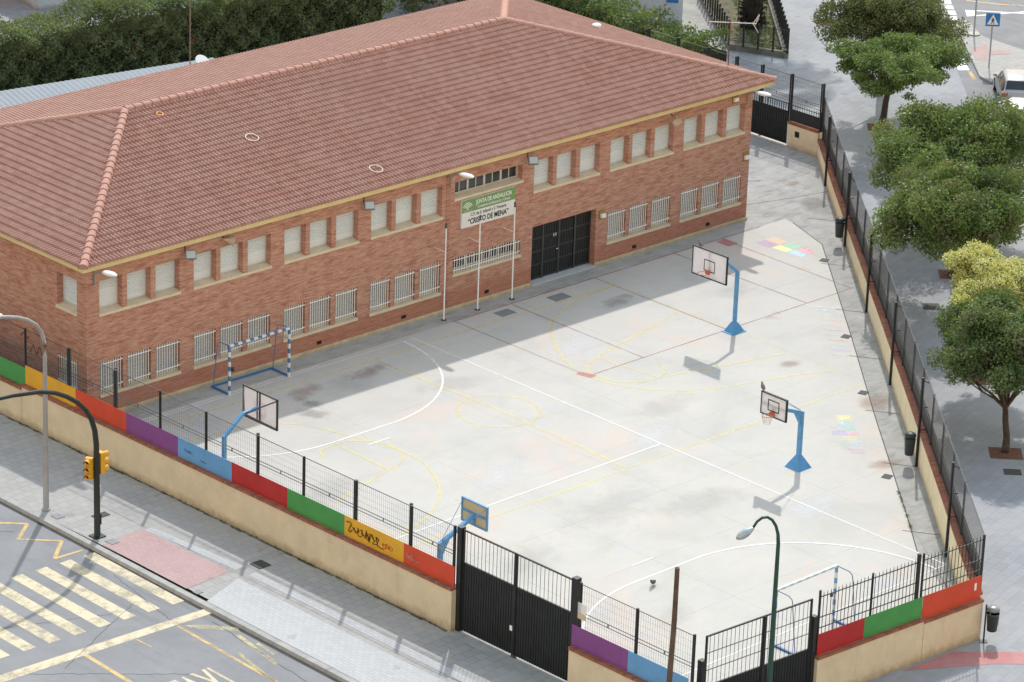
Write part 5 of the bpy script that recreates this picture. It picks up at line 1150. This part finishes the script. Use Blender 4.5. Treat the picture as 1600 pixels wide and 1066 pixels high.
# ------------------------------------------------------------------ vegetation
def leaves(name, pts, size, m, parent, world=True, up=.0, aspect=.55):
    """many small two-triangle leaves, one mesh"""
    P = np.asarray(pts, float); N = len(P)
    if parent is not None and world: P = P - np.array(parent.location)
    d = rng.normal(size=(N, 3)); d[:, 2] += up; d /= np.linalg.norm(d, axis=1)[:, None]
    h = rng.normal(size=(N, 3)); u = np.cross(d, h); u /= np.linalg.norm(u, axis=1)[:, None] + 1e-9; v = np.cross(d, u)
    s = (size * rng.uniform(.65, 1.35, N))[:, None]
    a = P - u * s; b = P - v * s * aspect; c = P + u * s; e = P + v * s * aspect
    V = np.stack([a, b, c, e], 1).reshape(-1, 3)
    me = bpy.data.meshes.new(name); me.vertices.add(4 * N); me.vertices.foreach_set('co', V.ravel())
    me.loops.add(4 * N); me.loops.foreach_set('vertex_index', np.arange(4 * N)); me.polygons.add(N); me.polygons.foreach_set('loop_start', np.arange(0, 4 * N, 4))
    try: me.polygons.foreach_set('loop_total', np.full(N, 4))
    except Exception: pass
    me.update(calc_edges=True); me.validate(); me.materials.append(m)
    ob = bpy.data.objects.new(name, me); COL.objects.link(ob)
    if parent is not None: ob.parent = parent
    return ob
def blob_pts(c, r, n, shell=.55):
    d = rng.normal(size=(n, 3)); d /= np.linalg.norm(d, axis=1)[:, None]
    q = rng.uniform(shell ** 3, 1, n) ** (1 / 3) * rng.uniform(.80, 1.12, n) * np.where(rng.random(n) < .10, rng.uniform(1.0, 1.3, n), 1.0)
    return np.array(c) + d * q[:, None] * np.array(r)
def tree(name, label, base, ctr, rad, nblob, nleaf, size, m, trunk_r, seed, group='plaza trees', gap=1.0, flat=.62, extra=None):
    global rng; rng = np.random.default_rng(seed); rr = random.Random(seed)
    t = thing(name, label, 'tree', (*base, 0), 0, group)
    c = np.array(ctr, float); rad = np.array(rad, float)
    lobes = []; nl = max(8, int(nblob / 2.1))
    for k in range(nl):
        for _ in range(60):
            d = rng.normal(size=3); d /= np.linalg.norm(d)
            if d[2] < -.55: continue
            q = c + d * rad * rng.uniform(.40, .80); lr = rad.mean() * rng.uniform(.26, .46)
            if all(np.linalg.norm((q - o[0]) * np.array((1, 1, 1.35))) > .50 * (lr + o[1]) * gap for o in lobes): break
        lobes.append((q, lr))
    blobs = [(c - np.array((0, 0, rad[2] * .12)), rad.mean() * .42)]
    for q, lr in lobes:
        for k in range(max(4, nblob // 5)):
            d = rng.normal(size=3); d /= np.linalg.norm(d); d[2] = abs(d[2]) * .8 - .15
            blobs.append((q + d * lr * rng.uniform(.45, 1.0) * np.array((1.15, 1.15, flat + .15)), lr * rng.uniform(.30, .58)))
    wts = np.array([b[1] ** 2 for b in blobs]); wts /= wts.sum()
    P = np.concatenate([blob_pts(q, (br * 1.2, br * 1.2, br * flat * 1.2), int(nleaf * w_), .35) for (q, br), w_ in zip(blobs, wts)]); P = P[P[:, 2] > .6]
    leaves('crown', P, size, m, t, up=.5)
    if extra is not None: extra(t, blobs)
    # trunk and limbs
    b = MB(); B = Vector((*base, 0)); fork = Vector((base[0] + (c[0] - base[0]) * .45, base[1] + (c[1] - base[1]) * .45, max(.9, (c[2] - rad[2]) * 1.02)))
    b.tube([B, B + (fork - B) * .35 + Vector((.04, -.03, 0)), B + (fork - B) * .7, fork], [trunk_r * 1.25, trunk_r, trunk_r * .92, trunk_r * .85], 9)
    for q, br in lobes:
        q = Vector(q); mid = fork + (q - fork) * .5 + Vector((rr.uniform(-.25, .25), rr.uniform(-.25, .25), rr.uniform(-.1, .3)))
        b.tube([fork, fork + (mid - fork) * .5 + Vector((0, 0, .08)), mid, q], [trunk_r * .5, trunk_r * .36, trunk_r * .24, .015], 6)
        for _ in range(3):
            e_ = q + Vector((rr.uniform(-1, 1), rr.uniform(-1, 1), rr.uniform(-.4, .8))) * br * .9; b.tube([mid, (mid + e_) / 2 + Vector((0, 0, .06)), e_], [.03, .02, .008], 4)
    b.build('trunk', M['bark'], t, True, True); return t
LG = m_leaf('privet_leaf', (.050, .092, .036), (.105, .165, .062), (.17, .24, .105), .8, dry=(.17, .15, .12)); LG2 = m_leaf('broadleaf_leaf', (.060, .100, .042), (.135, .205, .068), (.245, .315, .10), .42, dry=(.20, .185, .12))
LG3 = m_leaf('pepper_leaf', (.078, .125, .05), (.145, .22, .078), (.22, .30, .12), .8, .35); LG4 = m_leaf('olive_leaf', (.055, .075, .038), (.11, .13, .06), (.175, .185, .085), .7)
LF = m_leaf('cream_blossom', (.60, .56, .17), (.78, .74, .30), (.88, .84, .48), 2.0, .3); LH_ = m_leaf('hedge_leaf', (.065, .095, .054), (.15, .19, .10), (.25, .28, .165), .8, .38)
pit = MB()
for (x, y, a) in ((17.5, -22.85, -.8), (22.6, -17.5, -.8), (31.0, -9.0, -.8), (36.2, -2.6, -.8), (44.0, 6.4, -.8), (55.4, 20.0, 0)):
    pit.poly([(*p, .004) for p in sq(x, y, .62, .55, a)])
struct('tree_pits', pit, M['soil'])
tree('shade_tree', 'round glossy green tree with a bare trunk nearest the street corner', (17.6, -22.75), (18.6, -21.6, 3.4), (2.85, 2.85, 1.95), 46, 64000, .066, LG, .13, 31, gap=.7, flat=.95)
def blossom(t, blobs):
    P = np.concatenate([blob_pts(q + np.array([-.05, -.05, .12]), (br * 1.3, br * 1.3, br * 1.0), int(60000 * br * br / sum(b[1] ** 2 for b in blobs)), .5) for q, br in blobs]); leaves('blossom', P, .045, LF, t, up=.6)
tree('flowering_tree', 'tree covered in pale yellow blossom behind the round green tree', (22.6, -17.5), (22.35, -17.7, 3.8), (1.95, 1.95, 1.5), 40, 18000, .055, LG3, .13, 12, extra=blossom, gap=.55, flat=.95)
tree('shade_tree', 'large spreading dark green tree between the blossom tree and the light green one', (31.0, -9.0), (27.9, -11.7, 4.0), (3.6, 3.4, 2.1), 42, 66000, .07, LG2, .20, 13, flat=.92, gap=.9)
tree('shade_tree', 'large bright green tree in the middle of the row beside the fence', (36.2, -2.6), (34.6, -5.6, 3.75), (4.1, 3.8, 2.1), 50, 84000, .07, LG2, .20, 14, flat=.92, gap=.9)
tree('pepper_tree', 'airy light green tree with flat sprays beside the side gate', (44.0, 6.4), (41.2, 3.4, 4.2), (3.1, 3.0, 1.85), 40, 46000, .064, LG3, .16, 15, flat=.58, gap=.95)
tree('olive_tree', 'dense dark olive green tree at the back of the row', (48.3, 10.2), (45.6, 7.9, 4.4), (3.2, 3.1, 2.0), 44, 60000, .064, LG4, .18, 16, flat=.85)
# clipped hedges and shrubs behind the school
M['hedgecore'] = m_plain('hedge_inner_twigs', (.022, .030, .016), .95, .4, 2)
def hedge(label, pts, half, h0, h1, n, m, size, seed, flowers=0, name='hedge'):
    global rng; rng = np.random.default_rng(seed)
    a = np.array(pts[0]); b = np.array(pts[1]); d = b - a; L = np.linalg.norm(d); d = d / L; nn = np.array([-d[1], d[0]])
    t = thing(name, label, 'hedge', (*((a + b) / 2), 0))
    s_ = rng.uniform(0, L, n); ph = rng.uniform(0, 6.28, 6)
    f = lambda x: .35 * np.sin(x * .55 + ph[0]) + .25 * np.sin(x * 1.3 + ph[1]) + .18 * np.sin(x * 2.9 + ph[2])
    top = h0 + (h1 - h0) * s_ / L + f(s_) * .8
    k = rng.random(n); face = rng.random(n)
    z = np.where(face < .62, top * rng.uniform(.03, 1.0, n), np.where(face < .80, top * rng.uniform(.6, 1.02, n), top + rng.normal(0, .13, n))); o = np.where(face < .62, -half * (1 + .15 * np.sin(s_ * 1.9 + z * 2.6 + ph[3]) + .12 * np.sin(s_ * 3.7 - z * 4.1 + ph[4]) + .09 * np.sin(s_ * 6.3 + z * 5.2 + ph[5]) + .06 * np.sin(z * 9 - s_ * 8)) + np.abs(rng.normal(0, .30, n)) - .08, rng.uniform(-half, half, n))
    P = np.stack([a[0] + d[0] * s_ + nn[0] * -o * -1, a[1] + d[1] * s_ + nn[1] * o, z], 1)
    leaves('foliage', P, size, m, t, up=.25)
    core = MB(); k = 24
    for i in range(k):
        s0, s1 = L * i / k, L * (i + 1) / k; hh = (h0 + (h1 - h0) * (s0 + s1) / 2 / L) * .74
        core.obox(a + d * s0, a + d * s1, half * 1.4, 0, hh, -half * .7)
    core.build('inner_branches', M['hedgecore'], t, True)
    if flowers:
        F = []
        for _ in range(flowers):
            i = rng.integers(0, n); F.append(P[i] + rng.normal(0, .10, (7, 3)) + np.array([nn[0] * -.1, nn[1] * -.1, .05]))
        leaves('flowers', np.concatenate(F), .05, M['flower'], t)
    return t
M['flower'] = m_plain('red_blossom', (.45, .02, .025), .7)
hedge('tall dark green hedge dotted with red flowers behind the school roof', ((2, 35.2), (33.0, 30.7)), 1.3, 3.75, 5.1, 130000, LH_, .07, 21, 14)
hedge('leafy green hedge along the far boundary right of the roof', ((43.2, 43), (41.6, 15.2)), 1.2, 3.4, 2.6, 42000, LG2, .085, 22, 4)
for i, (x, y, h, l) in enumerate(((38.5, 33.5, 2.6, 'loose grey green shrub in front of the pale wall'), (41.3, 32.6, 2.0, 'small open shrub beside the dark pole before the pale wall'), (34.6, 32.6, 3.4, 'wispy tall shrub at the end of the dark hedge'), (43.6, 33.4, 3.0, 'bushy shrub nearest the roof ridge before the pale wall'))):
    rng = np.random.default_rng(40 + i); t = thing('shrub', l, 'shrub', (x, y, 0)); leaves('foliage', np.concatenate([blob_pts((x + rng.uniform(-1, 1), y + rng.uniform(-1, 1), h * rng.uniform(.4, .95)), (.7, .7, .5), 500, .2) for _ in range(9)]), .08, LG4, t)
    b = MB()
    for k in range(8): b.tube([(x, y, 0), (x + random.uniform(-.4, .4), y + random.uniform(-.4, .4), h * .5), (x + random.uniform(-.9, .9), y + random.uniform(-.9, .9), h)], .02, 4)
    b.build('stems', M['bark'], t, True)
# ------------------------------------------------------------------ far buildings and garden
sh = thing('shed', 'long shed with a pale corrugated metal roof behind the school', 'shed', (6, 25.5, 0))
a = Vector((-18, 32.9, 0)); b = Vector((19.3, 26.5, 0)); d = (b - a).normalized(); nn = Vector((d.y, -d.x, 0)); L = (b - a).length; m = MB(); n = int(L / .14); W_ = 3.6
for i in range(n):
    s0, s1 = L * i / n, L * (i + 1) / n; z = .026 * (i % 2); z2 = .026 * ((i + 1) % 2)
    q = [a + d * s0, a + d * s1, a + d * s1 + nn * W_, a + d * s0 + nn * W_]; m.quad((q[0].x, q[0].y, 3.22 + z), (q[1].x, q[1].y, 3.22 + z2), (q[2].x, q[2].y, 2.75 + z2), (q[3].x, q[3].y, 2.75 + z))
m.build('corrugated_roof', M['shedroof'], sh, True)
m = MB(); m.obox((a + nn * (W_ - .2))[:2], (b + nn * (W_ - .2))[:2], 3.2, 0, 2.7); m.build('wall', M['whitewall'], sh, True)
t = thing('tv_antenna', 'thin bare aerial mast rising from the shed roof before the hedge', 'antenna', (17.75, 26.3, 3.1)); m = MB(); m.tube([(0, 0, 0), (0, 0, 4.2)], .03, 6); m.build('mast', m_plain('mast_grey', (.26, .20, .16), .8), t)
t = thing('satellite_dish', 'small white dish lying at the end of the shed roof', 'dish', (18.3, 26.2, 3.2)); m = MB(); m.lathe([(.05, 0), (.2, .05), (.33, .15), (.36, .2), (.34, .2)], n=14); m.xf(Matrix.Rotation(R(40), 4, 'X')); m.build('bowl', M['lampwhite'], t); m = MB(); m.tube([(0, 0, 0), (0, .1, .3)], .015, 5); m.build('arm', M['steel'], t)
def house(label, corner, dx, dy, h, m, roofm=None):
    """box building on corner with plan vectors dx, dy: wall + flat roof + windows"""
    c = Vector((*corner, 0)); dx = Vector((*dx, 0)); dy = Vector((*dy, 0)); t = thing('building', label, 'building', tuple(c + (dx + dy) / 2))
    q = [c, c + dx, c + dx + dy, c + dy]; b = MB(); b.prism([(p.x, p.y) for p in q], -.05, h); fix_normals(b.build('wall', m, t, True))
    ce = sum(q, Vector()) / 4; b = MB(); b.prism([(p.x + (p - ce).normalized().x * .2, p.y + (p - ce).normalized().y * .2) for p in q], h + .002, h + .22); fix_normals(b.build('roof', roofm or M['kerb'], t, True)); return t
hA = house('salmon coloured building behind the left end of the hedge', (6.0, 50.0), (15.5, -2.2), (3, 14), 6.5, M['salmon'])
m = MB(); m.prism([(21.5, 47.8), (22.1, 47.7), (22.2, 48.4), (21.6, 48.5)], 0, 6); m.build('corner_pillar', M['greywall'], hA, True)
hB = house('white building beyond the hedge left of the mast', (24.0, 46.5), (8, -1.3), (2, 12), 3.0, M['whitewall'])
hC = house('pale blue walled building behind the hedge gap', (36.5, 38.6), (9, -3.5), (5, 14), 4.5, M['whitewall'])
hD = house('pale blue building with a small blue plaque beside the garden path', (48.9, 24.3), (5.0, 8.4), (-9.0, 11.3), 4.2, M['whitewall'])
dv = Vector((-9.0, 11.3, 0)).normalized(); n_ = Vector((-dv.y, dv.x, 0)); pA = Vector((48.9, 24.3, 0)) + dv * .25 ; pB = pA + dv * .62
m = MB(); m.obox(pA[:2], pB[:2], .03, 1.15, 1.60, .002); pl = fix_normals(m.build('plaque', M['signblue'], hD, True))
m = MB(); m.obox((pA + dv * .3)[:2], (pB - dv * .1)[:2], .004, 1.38, 1.44, .033); fix_normals(m.build('plaque_lettering', M['white'], pl, True))
po = MB(); po.tube([(0, 0, 0), (0, 0, 5)], .10, 8); o = po.build('lamp_pole', M['blackgreen']); o.location = (37.1, 35.2, 0); tag(o, 'dark pole before the pale wall behind the roof', 'pole')
# fenced garden beyond the side gate
GP = [(47.5, 19.7), (48.8, 16.8), (57.2, 25.9), (66, 36), (63, 42), (53.2, 27.2)]
gpm = MB(); gpm.poly([(x, y, .004) for x, y in ((46.2, 19.6), (47.4, 19.75), (53.1, 27.3), (63, 42), (60, 44), (48.9, 24.5))]); struct('garden_path', gpm, M['old'])  # path concrete, its grey also standing in for shade from trees beyond
gm = MB(); gm.poly([(x, y, .10) for x, y in GP]); struct('garden_ground', gm, M['grass'])
gb = []; rng = np.random.default_rng(5)
for _ in range(2600):
    u, v = rng.random(2); a = np.array(GP[0]) * (1 - u) + np.array((53.2, 27.2)) * u; b = np.array(GP[1]) * (1 - u) + np.array((57.2, 25.9)) * u
    if v > .45 and rng.random() < .75 or rng.random() < .08: gb.append((*(a * (1 - v) + b * v), .10 + rng.random() * .08))
gl = leaves('grass', np.array(gb), .09, M['grassblade'], None); tag(gl, 'short patchy grass and weeds in the fenced garden', 'grass', kind='stuff')
t = thing('garden_wall', 'low stone kerb wall round the fenced garden', 'wall', (48.2, 18.3, 0)); m = MB()
for p, q in zip(GP[:1] + GP[1:2], GP[1:3]): m.obox(p, q, .22, -.05, .32)
m.obox(GP[5], GP[0], .22, -.05, .25); fix_normals(m.build('wall_body', m_oldconc('garden_kerb', (.16, .15, .13), (.28, .27, .25), (.09, .085, .08)), t, True))
t = thing('garden_fence', 'black railing with posts round the small garden', 'fence', (50, 20, .3))
for p, q, n in ((GP[0], GP[1], 4), (GP[1], GP[2], 16), (GP[5], GP[0], 13)):
    A = Vector((*p, 0)); B = Vector((*q, 0)); m = MB()
    for z in (.55, 1.45): m.bar((A.x, A.y, z), (B.x, B.y, z), .03)
    for k in range(int((B - A).length / .3)): c = A + (B - A) * (k / int((B - A).length / .3)); m.tube([(c.x, c.y, .5), (c.x, c.y, 1.45)], .004, 3, False)
    m.build('railing', M['black'], t, True)
    for k in range(n): c = A + (B - A) * (k / n); b = MB(); b.box(c.x - .035, c.x + .035, c.y - .035, c.y + .035, .25, 1.6); b.build('fence_post', M['black'], t, True)
t = thing('palm_tree', 'thick dark shaggy palm trunk in the fenced garden', 'tree', (51.3, 21.6, .1)); m = MB()
m.tube([(0, 0, 0), (.02, 0, .8), (.05, .05, 2), (.1, .1, 6), (.1, .1, 11.5)], [.62, .55, .52, .5, .5], 14); m.build('trunk', M['barkpalm'], t)
rng = np.random.default_rng(9); m = MB()
for k in range(240):
    a = rng.random() * 6.28; z = rng.random() * 4.8; r = .56; m.tube([(r * math.cos(a), r * math.sin(a), z), ((r + .16) * math.cos(a + .1), (r + .16) * math.sin(a + .1), z + .1), ((r + .2) * math.cos(a + .1), (r + .2) * math.sin(a + .1), z - .12)], [.05, .035, .01], 4)
o = m.build('old_frond_bases', M['barkpalm'], t); o['kind'] = 'stuff'
m = MB()
for k in range(70):
    a = 2 * PI * k / 26.3; e = (k % 5) / 4; r_ = 5.0 - .8 * e; z0 = 11.4
    pts = [(.3 * math.cos(a), .3 * math.sin(a), z0), (r_ * .35 * math.cos(a), r_ * .35 * math.sin(a), z0 + .3 + 1.9 * e), (r_ * .72 * math.cos(a), r_ * .72 * math.sin(a), z0 + 2.0 * e - .1), (r_ * math.cos(a), r_ * math.sin(a), z0 + 1.2 * e - 1.2)]
    m.tube(pts, [.05, .04, .025, .01], 4)
    for p, q in zip(pts[:-1], pts[1:]):
        for f_ in range(9):
            c = Vector(p) * (1 - f_ / 9) + Vector(q) * f_ / 9; e2 = (Vector(q) - Vector(p))  .normalized() * .16
            for sg_ in (1, -1): m.add([c, c + e2, c + Vector((-math.sin(a) * sg_, math.cos(a) * sg_, -.45)) * .7 + e2 * 2], [(0, 1, 2)])
m.build('fronds', LG, t)
# weeds in the joint at the wall foot
rng = np.random.default_rng(3); W = []
for _ in range(70): k = rng.random(); c = np.array((9.2, -25.3, .02)) * (1 - k) + np.array((11.6, -22.6, .02)) * k; W.append(c + rng.normal(0, .035, (9, 3)) * np.array((1, 1, .5)) + np.array((0, 0, .03))) if rng.random() < .6 else None
for _ in range(220): y = rng.uniform(-20, 3); W.append(np.array((lx(y) - .05, y, .02)) + rng.normal(0, .04, (5, 3)) * np.array((.6, 1, .5)))
o = leaves('weeds', np.concatenate(W), .022, LG4, None); tag(o, 'tiny weeds growing in the paving joints at the wall foot', 'weeds', kind='stuff')

# ------------------------------------------------------------------ camera, light
cam = bpy.data.cameras.new('Camera'); co = bpy.data.objects.new('Camera', cam); COL.objects.link(co)
cam.sensor_width = 36; cam.lens = 5642.0 / 1600 * 36; cam.clip_end = 2000; cam.clip_start = 1
RM = ((0.72369, 0.23089, -0.65035), (-0.68938, 0.2856, -0.66572), (0.03204, 0.93012, 0.36586)); Cc = (-83.59513, -99.48338, 53.18201)
co.matrix_world = Matrix([[*RM[i], Cc[i]] for i in range(3)] + [[0, 0, 0, 1]])
scene.camera = co
EL, AZ = R(47.8), R(40.7)
sd = Vector((math.cos(EL) * math.cos(AZ), math.cos(EL) * math.sin(AZ), math.sin(EL)))
sun = bpy.data.lights.new('Sun', 'SUN'); so = bpy.data.objects.new('Sun', sun); COL.objects.link(so)
sun.energy = 2.0; sun.angle = R(1.0); sun.color = (1.0, .955, .89); so.rotation_euler = (-sd).to_track_quat('-Z', 'Y').to_euler()
world = bpy.data.worlds.new('World'); scene.world = world; world.use_nodes = True; nt = world.node_tree
sky = nt.nodes.new('ShaderNodeTexSky'); sky.sky_type = 'NISHITA'; sky.sun_disc = False; sky.sun_elevation = EL; sky.sun_rotation = PI / 2 - AZ; sky.dust_density = .5; sky.air_density = 4.0; sky.ozone_density = 4
bg = nt.nodes['Background']; tn = nt.nodes.new('ShaderNodeMix'); tn.data_type = 'RGBA'; tn.blend_type = 'MULTIPLY'; tn.inputs[0].default_value = 1; tn.inputs[7].default_value = (1.13, .965, 1.02, 1)   # thin white cloud: a more neutral sky than a clear one
nt.links.new(sky.outputs[0], tn.inputs[6]); nt.links.new(tn.outputs[2], bg.inputs['Color']); bg.inputs['Strength'].default_value = .15
vs_ = scene.view_settings; vs_.view_transform = 'Standard'; vs_.look = 'None'; vs_.gamma = 1; vs_.use_curve_mapping = False; vs_.exposure = .62
